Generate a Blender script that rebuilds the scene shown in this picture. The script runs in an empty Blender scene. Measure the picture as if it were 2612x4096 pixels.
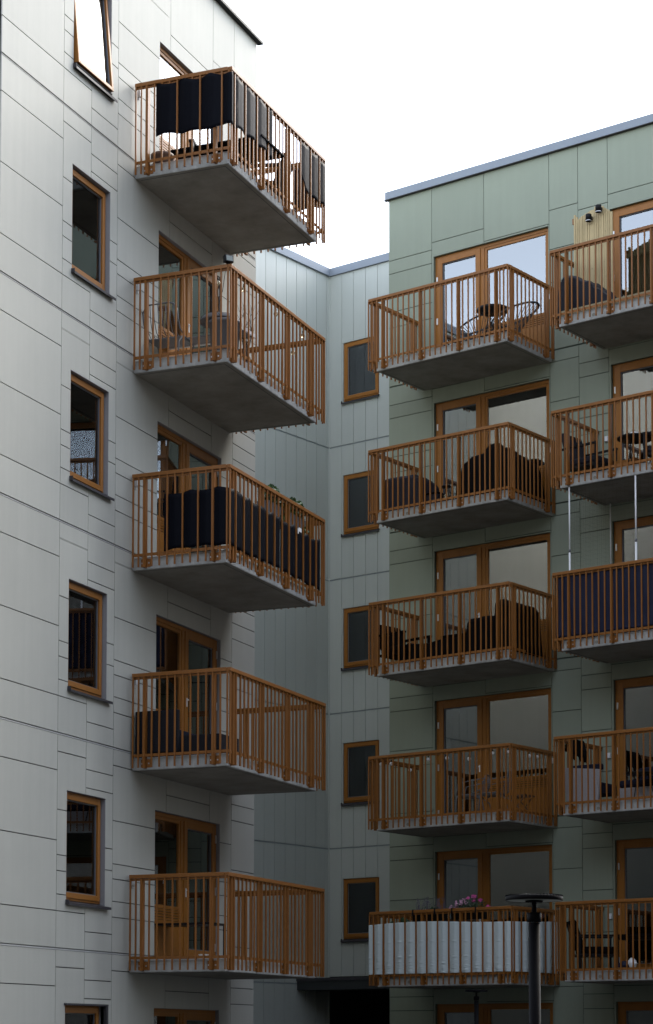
import bpy, bmesh, math, random
from mathutils import Vector, Matrix, noise
random.seed(7)
R_ = math.radians
SC = bpy.context.scene
COL = SC.collection
FH = 2.85                                   # storey height
GROUND = -13.95
DL = -0.2664                                # angle of the right building against the left one
DR = 11.7156                                # plane of the right facade in its own frame
CDL, SDL = math.cos(DL), math.sin(DL)
def FL(n): return 0.30 - FH * n             # floor joint, left building
def FR(n): return 0.31 - FH * n             # floor joint, right building

# ------------------------------------------------------------------ frames: (along facade, outward, height) -> world
def fr_left(u, w, z): return Vector((w, u, z))
def r2w(x, y, z): return Vector((CDL * x - SDL * y, SDL * x + CDL * y, z))
def fr_right(u, w, z): return r2w(u, DR - w, z)
def fr_wing(u, w, z): return r2w(u, 14.366 - w, z)
def fr_link(u, w, z): return r2w(-7.121 + w, u, z)
def fr_id(x, y, z): return Vector((x, y, z))

# ------------------------------------------------------------------ materials
def mat(name, color, rough=0.6, metal=0.0, var=0.0, noise_scale=8.0, noise_amt=0.0, bump=0.0, bump_scale=120.0, streak=0.0,
        spec=0.5, color2=None, coat=0.0, emit=None, emit_s=0.0, sheen=0.0, trans=0.0, spots=None):
    m = bpy.data.materials.new(name); m.use_nodes = True
    nt = m.node_tree; N = nt.nodes; L = nt.links
    b = N['Principled BSDF']
    b.inputs['Roughness'].default_value = rough; b.inputs['Metallic'].default_value = metal
    b.inputs['Specular IOR Level'].default_value = spec
    if coat: b.inputs['Coat Weight'].default_value = coat
    if sheen: b.inputs['Sheen Weight'].default_value = sheen
    if trans: b.inputs['Transmission Weight'].default_value = trans
    if emit: b.inputs['Emission Color'].default_value = (*emit, 1); b.inputs['Emission Strength'].default_value = emit_s
    rgb = N.new('ShaderNodeRGB'); rgb.outputs[0].default_value = (*color, 1)
    out = rgb.outputs[0]
    tc = N.new('ShaderNodeTexCoord')
    def mul(sock, fac_sock, lo, hi):
        mr = N.new('ShaderNodeMapRange'); mr.inputs['To Min'].default_value = lo; mr.inputs['To Max'].default_value = hi
        L.new(fac_sock, mr.inputs['Value'])
        mx = N.new('ShaderNodeVectorMath'); mx.operation = 'SCALE'
        L.new(sock, mx.inputs[0]); L.new(mr.outputs[0], mx.inputs['Scale'])
        return mx.outputs[0]
    if var:
        g = N.new('ShaderNodeNewGeometry'); out = mul(out, g.outputs['Random Per Island'], 1 - var, 1 + var)
    if noise_amt:
        n = N.new('ShaderNodeTexNoise'); n.inputs['Scale'].default_value = noise_scale; n.inputs['Detail'].default_value = 6; n.inputs['Roughness'].default_value = 0.65
        L.new(tc.outputs['Object'], n.inputs['Vector'])
        if color2:
            cr = N.new('ShaderNodeMapRange'); cr.inputs['From Min'].default_value = 0.5 - 0.5 * noise_amt; cr.inputs['From Max'].default_value = 0.5 + 0.5 * noise_amt
            L.new(n.outputs['Fac'], cr.inputs['Value'])
            mx = N.new('ShaderNodeMix'); mx.data_type = 'RGBA'
            L.new(cr.outputs[0], mx.inputs['Factor']); L.new(out, mx.inputs['A']); mx.inputs['B'].default_value = (*color2, 1)
            out = mx.outputs['Result']
        else:
            out = mul(out, n.outputs['Fac'], 1 - noise_amt, 1 + noise_amt)
    if streak:
        mp = N.new('ShaderNodeMapping'); mp.inputs['Scale'].default_value = (9, 9, 0.45)
        n2 = N.new('ShaderNodeTexNoise'); n2.inputs['Scale'].default_value = 1.0; n2.inputs['Detail'].default_value = 5
        L.new(tc.outputs['Object'], mp.inputs['Vector']); L.new(mp.outputs[0], n2.inputs['Vector'])
        out = mul(out, n2.outputs['Fac'], 1 - streak, 1 + streak)
    if spots:
        v = N.new('ShaderNodeTexVoronoi'); v.inputs['Scale'].default_value = spots
        L.new(tc.outputs['Object'], v.inputs['Vector'])
        mr = N.new('ShaderNodeMapRange'); mr.inputs['From Min'].default_value = 0.0; mr.inputs['From Max'].default_value = 0.12
        mr.inputs['To Min'].default_value = 0.45; mr.inputs['To Max'].default_value = 1.0
        L.new(v.outputs['Distance'], mr.inputs['Value'])
        mx = N.new('ShaderNodeVectorMath'); mx.operation = 'SCALE'; L.new(out, mx.inputs[0]); L.new(mr.outputs[0], mx.inputs['Scale']); out = mx.outputs[0]
    L.new(out, b.inputs['Base Color'])
    if bump:
        n3 = N.new('ShaderNodeTexNoise'); n3.inputs['Scale'].default_value = bump_scale; n3.inputs['Detail'].default_value = 4
        L.new(tc.outputs['Object'], n3.inputs['Vector'])
        bp = N.new('ShaderNodeBump'); bp.inputs['Strength'].default_value = bump; bp.inputs['Distance'].default_value = 0.01
        L.new(n3.outputs['Fac'], bp.inputs['Height']); L.new(bp.outputs[0], b.inputs['Normal'])
    return m
M = {}
M['panel_white'] = mat('cladding_pale', (0.445, 0.44, 0.39), 0.6, var=0.035, noise_scale=1.3, noise_amt=0.07, streak=0.06, bump=0.05, spec=0.24)
M['panel_green'] = mat('cladding_green', (0.255, 0.285, 0.22), 0.55, var=0.05, noise_scale=1.5, noise_amt=0.06, streak=0.06, bump=0.05, spec=0.3)
M['panel_grey'] = mat('cladding_steel', (0.44, 0.462, 0.425), 0.42, var=0.02, noise_scale=1.0, noise_amt=0.05, streak=0.04, spec=0.4)
M['joint'] = mat('joint_dark', (0.10, 0.10, 0.095), 0.8, noise_scale=5, noise_amt=0.1)  # even dark grey of the open joints behind the pale panels
M['joint_grey'] = mat('joint_steel', (0.12, 0.14, 0.145), 0.7, noise_scale=5, noise_amt=0.1)
M['joint_green'] = mat('joint_green', (0.07, 0.09, 0.07), 0.8, noise_scale=5, noise_amt=0.1)
M['flash_white'] = mat('flashing_pale', (0.30, 0.30, 0.285), 0.5, noise_scale=3, noise_amt=0.06)
M['flash_grey'] = mat('flashing_steel', (0.26, 0.29, 0.285), 0.5, noise_scale=3, noise_amt=0.06)
M['reveal'] = mat('reveal_grey', (0.26, 0.26, 0.27), 0.5, noise_scale=3, noise_amt=0.08)
M['reveal_green'] = mat('reveal_green', (0.13, 0.16, 0.12), 0.5, noise_scale=3, noise_amt=0.08)
M['rail'] = mat('painted_steel', (0.232, 0.087, 0.0155), 0.42, noise_scale=6, noise_amt=0.15, spec=0.4)
M['frame'] = mat('window_wood', (0.28, 0.108, 0.015), 0.45, noise_scale=7, noise_amt=0.14, streak=0.1, spec=0.35)
M['louvre'] = mat('louvre_gap', (0.03, 0.012, 0.006), 0.8)
M['conc'] = mat('slab_concrete', (0.40, 0.40, 0.38), 0.85, noise_scale=14, noise_amt=0.35, streak=0.4, bump=0.4, bump_scale=90)
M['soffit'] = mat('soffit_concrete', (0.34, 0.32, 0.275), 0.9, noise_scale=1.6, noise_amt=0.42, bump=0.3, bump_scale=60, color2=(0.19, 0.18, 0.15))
M['fascia'] = mat('fascia_metal', (0.235, 0.265, 0.31), 0.55, metal=0.0, spec=0.25, noise_scale=2, noise_amt=0.08)
M['fascia_light'] = mat('fascia_light', (0.62, 0.62, 0.62), 0.4, metal=0.2, noise_scale=2, noise_amt=0.05)
M['sill'] = mat('sill_metal', (0.045, 0.042, 0.046), 0.5, spec=0.3, noise_scale=8, noise_amt=0.1)
M['black'] = mat('black_metal', (0.006, 0.006, 0.007), 0.5, spec=0.2, noise_scale=10, noise_amt=0.1)
M['bolt'] = mat('zinc_bolt', (0.55, 0.55, 0.55), 0.35, metal=0.7, noise_scale=10, noise_amt=0.1)
M['cloth_black'] = mat('black_canvas', (0.0045, 0.005, 0.008), 0.5, noise_scale=9, noise_amt=0.25, bump=0.2, bump_scale=14, spec=0.04)
M['cloth_blue'] = mat('blue_canvas', (0.015, 0.018, 0.040), 0.65, noise_scale=6, noise_amt=0.25, bump=0.4, bump_scale=9, spec=0.2)
M['cloth_white'] = mat('white_canvas', (0.54, 0.60, 0.60), 0.8, noise_scale=6, noise_amt=0.05, bump=0.25, bump_scale=18)
M['cover_black'] = mat('black_cover', (0.0035, 0.003, 0.0035), 0.8, spec=0.08, noise_scale=6, noise_amt=0.3, bump=0.3, bump_scale=20)
M['cover_grey'] = mat('grey_cover', (0.022, 0.020, 0.026), 0.7, spec=0.15, noise_scale=6, noise_amt=0.25, bump=0.4, bump_scale=14)
M['cover_navy'] = mat('navy_cover', (0.008, 0.009, 0.016), 0.5, spec=0.2, noise_scale=5, noise_amt=0.3, bump=0.5, bump_scale=10)
M['rattan'] = mat('dark_rattan', (0.016, 0.016, 0.020), 0.8, spec=0.15, noise_scale=60, noise_amt=0.5, bump=0.6, bump_scale=120)
M['wire_grey'] = mat('grey_wire', (0.11, 0.115, 0.125), 0.45, noise_scale=20, noise_amt=0.1)
M['wire_dark'] = mat('dark_cord', (0.035, 0.037, 0.042), 0.6, noise_scale=20, noise_amt=0.2)
M['white'] = mat('white_plastic', (0.75, 0.75, 0.74), 0.4, noise_scale=5, noise_amt=0.04)
M['planter'] = mat('grey_planter', (0.12, 0.12, 0.128), 0.6, noise_scale=10, noise_amt=0.1)
M['pot_brown'] = mat('brown_pot', (0.10, 0.055, 0.035), 0.6, noise_scale=10, noise_amt=0.2)
M['leaf'] = mat('leaf_green', (0.055, 0.12, 0.03), 0.5, var=0.4)
M['leaf_dark'] = mat('leaf_dark', (0.03, 0.06, 0.025), 0.5, var=0.4)
M['lavender'] = mat('lavender_stem', (0.10, 0.09, 0.12), 0.7, var=0.35)
M['pink'] = mat('pink_petal', (0.75, 0.12, 0.42), 0.5, var=0.25)
M['palepink'] = mat('pale_petal', (0.75, 0.42, 0.6), 0.5, var=0.25)
M['twig'] = mat('dry_twig', (0.07, 0.05, 0.04), 0.8)
M['wood'] = mat('pine_batten', (0.46, 0.36, 0.19), 0.7, var=0.16, noise_scale=4, noise_amt=0.18, streak=0.25, spots=7.0)
M['decking'] = mat('deck_board', (0.30, 0.25, 0.15), 0.75, noise_scale=10, noise_amt=0.3)
M['tweed'] = mat('pale_tweed', (0.30, 0.28, 0.28), 0.9, noise_scale=70, noise_amt=0.3, bump=0.5, bump_scale=150)
M['navy'] = mat('navy_fabric', (0.010, 0.012, 0.024), 0.85, spec=0.15, noise_scale=20, noise_amt=0.2)
M['bulb_white'] = mat('bulb_opal', (0.8, 0.8, 0.8), 0.25, noise_scale=5, noise_amt=0.02)
M['bulb_clear'] = mat('bulb_clear', (0.75, 0.68, 0.5), 0.06, spec=0.8, trans=0.75)
M['lamp_dark'] = mat('lamp_metal', (0.0055, 0.0052, 0.006), 0.6, noise_scale=12, noise_amt=0.2, spec=0.05)
M['lamp_glass'] = mat('lamp_diffuser', (0.16, 0.18, 0.165), 0.5, noise_scale=5, noise_amt=0.03)
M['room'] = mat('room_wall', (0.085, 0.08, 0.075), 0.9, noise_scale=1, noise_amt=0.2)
M['curtain'] = mat('curtain_grey', (0.72, 0.76, 0.78), 0.9, noise_scale=3, noise_amt=0.1)
M['blind'] = mat('roller_blind', (0.42, 0.47, 0.45), 0.8, noise_scale=3, noise_amt=0.06)
M['asphalt'] = mat('courtyard_paving', (0.035, 0.035, 0.034), 0.85, noise_scale=2, noise_amt=0.3, bump=0.3)
M['grass'] = mat('lawn', (0.03, 0.055, 0.02), 0.9, noise_scale=3, noise_amt=0.4, bump=0.6, bump_scale=30)
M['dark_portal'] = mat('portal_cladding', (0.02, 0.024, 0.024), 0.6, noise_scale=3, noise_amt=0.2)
M['sky_blocker'] = mat('brick_blocker', (0.10, 0.095, 0.09), 0.8, noise_scale=1.5, noise_amt=0.15)  # for the unseen blocks added to hold back skylight
M['roof'] = mat('roof_felt', (0.05, 0.05, 0.055), 0.9, noise_scale=3, noise_amt=0.2)
# glass: clear pane with real double glazing reflectance
g = bpy.data.materials.new('pane_glass'); g.use_nodes = True
nt = g.node_tree; nt.nodes.clear()
o = nt.nodes.new('ShaderNodeOutputMaterial'); mx = nt.nodes.new('ShaderNodeMixShader'); gl = nt.nodes.new('ShaderNodeBsdfGlossy')
tr = nt.nodes.new('ShaderNodeBsdfTransparent'); fz = nt.nodes.new('ShaderNodeFresnel'); fz.inputs['IOR'].default_value = 3.1
gl.inputs['Roughness'].default_value = 0.0; gl.inputs['Color'].default_value = (0.93, 0.97, 1.0, 1); tr.inputs['Color'].default_value = (0.87, 0.91, 0.89, 1)
nz = nt.nodes.new('ShaderNodeTexNoise'); nz.inputs['Scale'].default_value = 0.9; bpn = nt.nodes.new('ShaderNodeBump'); bpn.inputs['Strength'].default_value = 0.015; bpn.inputs['Distance'].default_value = 0.02
tcn = nt.nodes.new('ShaderNodeTexCoord'); nt.links.new(tcn.outputs['Object'], nz.inputs['Vector']); nt.links.new(nz.outputs['Fac'], bpn.inputs['Height'])
nt.links.new(fz.outputs[0], mx.inputs[0]); nt.links.new(tr.outputs[0], mx.inputs[1]); nt.links.new(gl.outputs[0], mx.inputs[2]); nt.links.new(mx.outputs[0], o.inputs[0])
M['glass'] = g
g2 = g.copy(); g2.name = 'small_pane_glass'; M['glass_small'] = g2
for nd in g2.node_tree.nodes:
    if nd.type == 'FRESNEL': nd.inputs['IOR'].default_value = 2.0

# ------------------------------------------------------------------ mesh builder
class MB:
    def __init__(s, fr=fr_id): s.fr = fr; s.v = []; s.f = []; s.mi = []; s.cur = 0; s.sm = []; s.smooth = False
    def add(s, vs, fs):
        k = len(s.v); s.v += [s.fr(*p) for p in vs]
        for f in fs: s.f.append([k + i for i in f]); s.mi.append(s.cur); s.sm.append(s.smooth)
    def box(s, a, b):
        x0, x1 = sorted((a[0], b[0])); y0, y1 = sorted((a[1], b[1])); z0, z1 = sorted((a[2], b[2]))
        s.add([(x0, y0, z0), (x1, y0, z0), (x1, y1, z0), (x0, y1, z0), (x0, y0, z1), (x1, y0, z1), (x1, y1, z1), (x0, y1, z1)],
              [(0, 3, 2, 1), (4, 5, 6, 7), (0, 1, 5, 4), (1, 2, 6, 5), (2, 3, 7, 6), (3, 0, 4, 7)])
        return s
    def prism(s, prof, a, b, axis=0):
        # prof: list of 2D points, extruded along axis from a to b
        n = len(prof)
        def P(t, q): return (t, q[0], q[1]) if axis == 0 else ((q[0], t, q[1]) if axis == 1 else (q[0], q[1], t))
        s.add([P(a, q) for q in prof] + [P(b, q) for q in prof],
              [tuple(range(n))[::-1], tuple(range(n, 2 * n))] + [(i, (i + 1) % n, n + (i + 1) % n, n + i) for i in range(n)])
        return s
    def tube(s, pts, r, seg=6, closed=False):
        pts = [Vector(p) for p in pts]; n = len(pts); rings = []
        rr = r if isinstance(r, (list, tuple)) else [r] * n
        sm = s.smooth; s.smooth = True
        up0 = None; V = []
        for i in range(n):
            a = pts[i - 1] if (i > 0 or closed) else pts[i]; b = pts[(i + 1) % n] if (i < n - 1 or closed) else pts[i]
            d = (b - a); d = d.normalized() if d.length > 1e-9 else Vector((0, 0, 1))
            if up0 is None:
                up0 = d.orthogonal().normalized()
            up0 = (up0 - d * up0.dot(d)); up0 = up0.normalized() if up0.length > 1e-6 else d.orthogonal().normalized()
            q = d.cross(up0)
            for j in range(seg):
                t = 2 * math.pi * j / seg
                V.append(tuple(pts[i] + (up0 * math.cos(t) + q * math.sin(t)) * rr[i]))
        F = []
        for i in range(n if closed else n - 1):
            for j in range(seg):
                F.append((i * seg + j, i * seg + (j + 1) % seg, ((i + 1) % n) * seg + (j + 1) % seg, ((i + 1) % n) * seg + j))
        if not closed:
            F.append(tuple(range(seg))[::-1]); F.append(tuple((n - 1) * seg + j for j in range(seg)))
        s.add(V, F); s.smooth = sm
        return s
    def lathe(s, prof, c=(0, 0, 0), seg=20, cap=True):
        V = []; n = len(prof)
        for (r, z) in prof:
            for j in range(seg):
                t = 2 * math.pi * j / seg; V.append((c[0] + r * math.cos(t), c[1] + r * math.sin(t), c[2] + z))
        F = [(i * seg + j, i * seg + (j + 1) % seg, (i + 1) * seg + (j + 1) % seg, (i + 1) * seg + j) for i in range(n - 1) for j in range(seg)]
        sm = s.smooth; s.smooth = True; s.add(V, F); s.smooth = sm
        if cap:
            k = len(s.v) - len(V)
            s.f.append([k + j for j in range(seg)][::-1]); s.mi.append(s.cur); s.sm.append(False)
            s.f.append([k + (n - 1) * seg + j for j in range(seg)]); s.mi.append(s.cur); s.sm.append(False)
        return s
    def grid(s, fn, nu, nv, th=None):
        sm = s.smooth; s.smooth = True
        V = [fn(i / nu, j / nv) for j in range(nv + 1) for i in range(nu + 1)]
        F = [(j * (nu + 1) + i, j * (nu + 1) + i + 1, (j + 1) * (nu + 1) + i + 1, (j + 1) * (nu + 1) + i) for j in range(nv) for i in range(nu)]
        s.add(V, F); s.smooth = sm
        return s
    def ball(s, c, r, seg=8, sq=(1, 1, 1)):
        prof = []
        V = []; n = seg // 2 + 1
        for i in range(n + 1):
            a = -math.pi / 2 + math.pi * i / n
            for j in range(seg):
                t = 2 * math.pi * j / seg
                V.append((c[0] + sq[0] * r * math.cos(a) * math.cos(t), c[1] + sq[1] * r * math.cos(a) * math.sin(t), c[2] + sq[2] * r * math.sin(a)))
        F = [(i * seg + j, i * seg + (j + 1) % seg, (i + 1) * seg + (j + 1) % seg, (i + 1) * seg + j) for i in range(n) for j in range(seg)]
        sm = s.smooth; s.smooth = True; s.add(V, F); s.smooth = sm
        return s
    def build(s, name, mats, parent=None, thick=0.0, bevel=0.0, merge=False):
        inv = parent.matrix_world.inverted() if parent is not None else None
        o_world = None
        vs = s.v
        if inv is not None: vs = [inv @ v for v in vs]
        me = bpy.data.meshes.new(name); me.from_pydata([tuple(v) for v in vs], [], s.f)
        if not isinstance(mats, (list, tuple)): mats = [mats]
        for m in mats: me.materials.append(m)
        for p, k, sm in zip(me.polygons, s.mi, s.sm): p.material_index = k; p.use_smooth = sm
        bm = bmesh.new(); bm.from_mesh(me)
        if merge: bmesh.ops.remove_doubles(bm, verts=bm.verts, dist=1e-5)
        bmesh.ops.recalc_face_normals(bm, faces=bm.faces)
        bm.to_mesh(me); bm.free(); me.validate(); me.update()
        ob = bpy.data.objects.new(name, me); COL.objects.link(ob)
        if parent is not None: ob.parent = parent
        if thick:
            md = ob.modifiers.new('thickness', 'SOLIDIFY'); md.thickness = thick; md.offset = 0
        if bevel:
            md = ob.modifiers.new('edges', 'BEVEL'); md.width = bevel; md.segments = 2; md.limit_method = 'ANGLE'
        return ob
GROUPS = {}
def tag(ob, label, cat, group=None, kind=None):
    if kind: ob['kind'] = kind
    if label: ob['label'] = label
    if cat: ob['category'] = cat
    if group: ob['group'] = group
    return ob
def empty(name, loc, rz=0.0, parent=None):
    e = bpy.data.objects.new(name, None); e.empty_display_size = 0.2
    COL.objects.link(e)
    if parent is not None:
        e.parent = parent; e.location = loc; e.rotation_euler = (0, 0, rz)
    else:
        e.location = loc; e.rotation_euler = (0, 0, rz)
    bpy.context.view_layer.update()
    return e
def thing(name, label, cat, pos, fr=fr_id, face=(0, 1), group=None, turn=0.0):
    """Empty whose local -y looks along face=(du, dw) of the frame."""
    p = fr(*pos); q = fr(pos[0] + face[0], pos[1] + face[1], pos[2]) - p
    e = empty(name, p, math.atan2(q.y, q.x) + math.pi / 2 + turn)
    return tag(e, label, cat, group)
class LM(MB):
    """builder in the local space of a thing"""
    def build(s, name, mats, parent, **k):
        mw = parent.matrix_world; s.v = [mw @ v for v in s.v]
        return MB.build(s, name, mats, parent, **k)
def copy_obj(o, parent, dloc=(0, 0, 0)):
    c = o.copy(); COL.objects.link(c); c.parent = parent; c.location = Vector(o.location) + Vector(dloc)
    return c

# ------------------------------------------------------------------ facade cladding from joint lines
def facade(fr, parent, u0, u1, z0, z1, hl, vl, ops, panel, joint, back_th=0.3, depth=0.018, gap_h=0.014, gap_v=0.010):
    us = {u0, u1}; zs = {z0, z1}
    for a, b, z, g_ in hl: us |= {a, b}; zs.add(z)
    for u, a, b, g_ in vl: us.add(u); zs |= {a, b}
    for a, b, c, d in ops: us |= {a, b}; zs |= {c, d}
    def clean(S, lo, hi):
        S = sorted(x for x in S if lo - 1e-6 <= x <= hi + 1e-6); out = [S[0]]
        for x in S[1:]:
            if x - out[-1] > 0.004: out.append(x)
        return out
    us = clean(us, u0, u1); zs = clean(zs, z0, z1)
    def inop(u, z): return any(a < u < b and c < z < d for a, b, c, d in ops)
    def hj(u, z):
        for a, b, zz, g_ in hl:
            if abs(zz - z) < 0.005 and a - 1e-4 < u < b + 1e-4: return g_ or gap_h
        return 0
    def vj(u, z):
        for uu, a, b, g_ in vl:
            if abs(uu - u) < 0.005 and a - 1e-4 < z < b + 1e-4: return g_ or gap_v
        return 0
    P = MB(fr)
    nu, nz = len(us) - 1, len(zs) - 1
    cell = {}
    for i in range(nu):
        for j in range(nz):
            uc, zc = (us[i] + us[i + 1]) / 2, (zs[j] + zs[j + 1]) / 2
            if inop(uc, zc): continue
            cell[i, j] = (hj(uc, zs[j]), hj(uc, zs[j + 1]), vj(us[i], zc), vj(us[i + 1], zc))
    # merge cells that no joint divides into one polygon island (shared vertices)
    vid = {}; V = []; F = []
    def key(i, j, side_u, side_z):
        pass
    parentmap = {c: c for c in cell}
    def find(c):
        while parentmap[c] != c: c = parentmap[c]
        return c
    for (i, j), (b, t, l, r) in cell.items():
        if (i + 1, j) in cell and not r: parentmap[find((i + 1, j))] = find((i, j))
        if (i, j + 1) in cell and not t: parentmap[find((i, j + 1))] = find((i, j))
    for (i, j), (b, t, l, r) in cell.items():
        isl = find((i, j))
        # corner offsets take the joints of neighbours in the same island too
        def corner(ci, cj, du, dz):
            ou = l if du < 0 else r; oz = b if dz < 0 else t
            # neighbours sharing this corner inside the island may have a joint that continues
            if not ou:
                n = (i, j + dz)
                if n in cell and find(n) == isl and not oz:
                    nb = cell[n]; ou = nb[2] if du < 0 else nb[3]
                    if ou: ou = ou
            if not oz:
                n = (i + du, j)
                if n in cell and find(n) == isl and not (l if du < 0 else r):
                    nb = cell[n]; oz = nb[0] if dz < 0 else nb[1]
            return (us[ci] - du * (ou or 0) / 2, zs[cj] - dz * (oz or 0) / 2)
        q = [corner(i, j, -1, -1), corner(i + 1, j, 1, -1), corner(i + 1, j + 1, 1, 1), corner(i, j + 1, -1, 1)]
        ids = []
        for (a, z) in q:
            kk = (isl, round(a, 5), round(z, 5))
            if kk not in vid: vid[kk] = len(V); V.append((a, 0.0, z))
            ids.append(vid[kk])
        F.append(tuple(ids))
    me_v = [fr(*p) for p in V]
    inv = parent.matrix_world.inverted()
    me = bpy.data.meshes.new('cladding'); me.from_pydata([tuple(inv @ v) for v in me_v], [], F); me.materials.append(panel)
    bm = bmesh.new(); bm.from_mesh(me)
    out = (fr(0, 1, 0) - fr(0, 0, 0)); out = (inv.to_3x3() @ out).normalized()
    for f in bm.faces:
        f.normal_update()
        if f.normal.dot(out) < 0: f.normal_flip()
    ret = bmesh.ops.extrude_face_region(bm, geom=list(bm.faces), use_keep_orig=True)
    vv = [e for e in ret['geom'] if isinstance(e, bmesh.types.BMVert)]
    # extruded copy goes forward? keep originals at front, move the copy back
    bmesh.ops.translate(bm, verts=vv, vec=-out * depth)
    bmesh.ops.recalc_face_normals(bm, faces=bm.faces)
    bm.to_mesh(me); bm.free(); me.update()
    ob = bpy.data.objects.new('cladding', me); COL.objects.link(ob); ob.parent = parent
    # backing wall, one box per storey column piece around the openings
    B = MB(fr)
    uu = sorted({u0, u1} | {x for o_ in ops for x in o_[:2] if u0 <= x <= u1}); zz = sorted({z0, z1} | {x for o_ in ops for x in o_[2:] if z0 < x < z1})
    for i in range(len(uu) - 1):
        j = 0
        while j < len(zz) - 1:
            uc = (uu[i] + uu[i + 1]) / 2
            if inop(uc, (zz[j] + zz[j + 1]) / 2): j += 1; continue
            k = j
            while k + 1 < len(zz) - 1 and not inop(uc, (zz[k + 1] + zz[k + 2]) / 2): k += 1
            B.box((uu[i], -depth - 0.001, zz[j]), (uu[i + 1], -back_th, zz[k + 1])); j = k + 1
    w_ = B.build('wall', joint, parent)
    return ob, w_

def joint_flashings(fr, parent, a, b, zs, mt):
    for z in zs:
        m = MB(fr); m.prism([(-0.017, z + 0.012), (-0.017, z - 0.016), (0.004, z - 0.016), (0.004, z - 0.010), (-0.010, z + 0.006)], a, b); m.build('joint_flashing', mt, parent)
# ------------------------------------------------------------------ windows
def frame_ring(m, a, b, c, d, wi, w0, w1, bt=None):
    """rectangular frame between u a..b and z c..d, profile width wi, from w0 to w1"""
    bt = bt or wi
    m.box((a, w0, c), (a + wi, w1, d)); m.box((b - wi, w0, c), (b, w1, d))
    m.box((a + wi, w0, d - wi), (b - wi, w1, d)); m.box((a + wi, w0, c), (b - wi, w1, c + bt))
def curtain_mesh(fr, a, b, z0, z1, w, amp=0.03, n=9):
    m = MB(fr)
    m.grid(lambda s, t: (a + (b - a) * s, w + amp * math.sin(s * n * 6.283) + 0.01 * math.sin(t * 3), z0 + (z1 - z0) * t), n * 10, 3)
    return m
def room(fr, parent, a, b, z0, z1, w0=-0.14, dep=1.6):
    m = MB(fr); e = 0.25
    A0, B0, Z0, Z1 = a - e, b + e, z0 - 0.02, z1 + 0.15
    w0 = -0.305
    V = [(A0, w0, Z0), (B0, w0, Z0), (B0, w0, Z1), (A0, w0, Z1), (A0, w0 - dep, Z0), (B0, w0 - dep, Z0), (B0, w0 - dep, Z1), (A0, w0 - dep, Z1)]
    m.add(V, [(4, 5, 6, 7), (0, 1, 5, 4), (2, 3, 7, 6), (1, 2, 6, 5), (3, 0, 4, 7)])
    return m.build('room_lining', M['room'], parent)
def reveal_boards(fr, parent, a, b, c, d, mt, depth=0.075, proud=0.002):
    m = MB(fr); t = 0.004
    m.box((a, -depth, c), (a + t, -0.0015, d)); m.box((b - t, -depth, c), (b, -0.0015, d)); m.box((a + t, -depth, d - t), (b - t, -0.0015, d))
    return m.build('reveal', mt, parent)
def window(fr, building, a, b, c, d, rv, kind=0, sill_over=0.09, tilt=0.0, curtains=None, blind=None, sill=True, surround=False, rec=0.075):
    """one casement window in opening a..b, c..d"""
    w = empty('window', building.matrix_world.inverted() @ fr((a + b) / 2, 0, c), 0, building)
    reveal_boards(fr, w, a, b, c, d, rv, depth=rec + 0.02)
    s0 = 0.055
    m = MB(fr); frame_ring(m, a + 0.005, b - 0.005, c + s0, d - 0.005, 0.045, -rec - 0.09, -rec); m.build('frame', M['frame'], w, bevel=0.003)
    A, B, C, D = a + 0.035, b - 0.035, c + s0 + 0.03, d - 0.03
    sw = 0.05 if tilt else 0.075
    if tilt:
        H = D - C
        def frt(u, ww, z): t = (D - z) / H; return fr(u, ww + tilt * t, z)
        F_ = frt
    else: F_ = fr
    m = MB(F_); frame_ring(m, A, B, C, D, sw, -rec - 0.055, -rec + 0.018); m.build('sash', M['frame'], w, bevel=0.004)
    m = MB(F_); m.box((A + sw - 0.002, -rec - 0.03, C + sw - 0.002), (B - sw + 0.002, -rec - 0.034, D - sw + 0.002)); m.build('pane', M['glass_small'] if not tilt else M['glass'], w)
    m = MB(F_); frame_ring(m, A + sw, B - sw, C + sw, D - sw, 0.014, -rec - 0.028, -rec - 0.010)
    m.build('glazing_bead', M['planter'], w)
    if sill:
        m = MB(fr)
        m.prism([(-rec - 0.02, c + 0.05), (0.055, c + 0.012), (0.055, c - 0.022), (0.048, c - 0.022), (0.048, c + 0.004), (-rec - 0.02, c + 0.040)], a - 0.012, b + sill_over)
        m.box((a - 0.014, -0.001, c - 0.01), (a - 0.008, 0.055, c + 0.05)); m.build('sill', M['sill'], w)
    if tilt:
        m = MB(fr); m.box((a + 0.02, -0.03, c + 0.05), (b - 0.02, 0.03, c + 0.075)); m.build('hinge_strip', M['black'], w)
    if surround:
        m = MB(fr); m.box((a - 0.03, 0.0, d - 0.005), (b + 0.05, 0.045, d + 0.02)); m.box((b - 0.004, -0.05, c), (b + 0.045, 0.045, d - 0.005)); m.build('surround', M['sill'], w)
    room(fr, w, a, b, c, d)
    for (s, e, n) in (curtains or []):
        ua = a + (b - a) * s; ub = a + (b - a) * e
        curtain_mesh(fr, ua, ub, c + 0.05, d - 0.05, -0.33, n=n).build('curtain', M['curtain'], w)
    if blind:
        m = MB(fr); m.box((a + 0.1, -0.2, d - blind), (b - 0.1, -0.204, d - 0.08)); m.build('blind', M['blind'], w)
    return w
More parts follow.
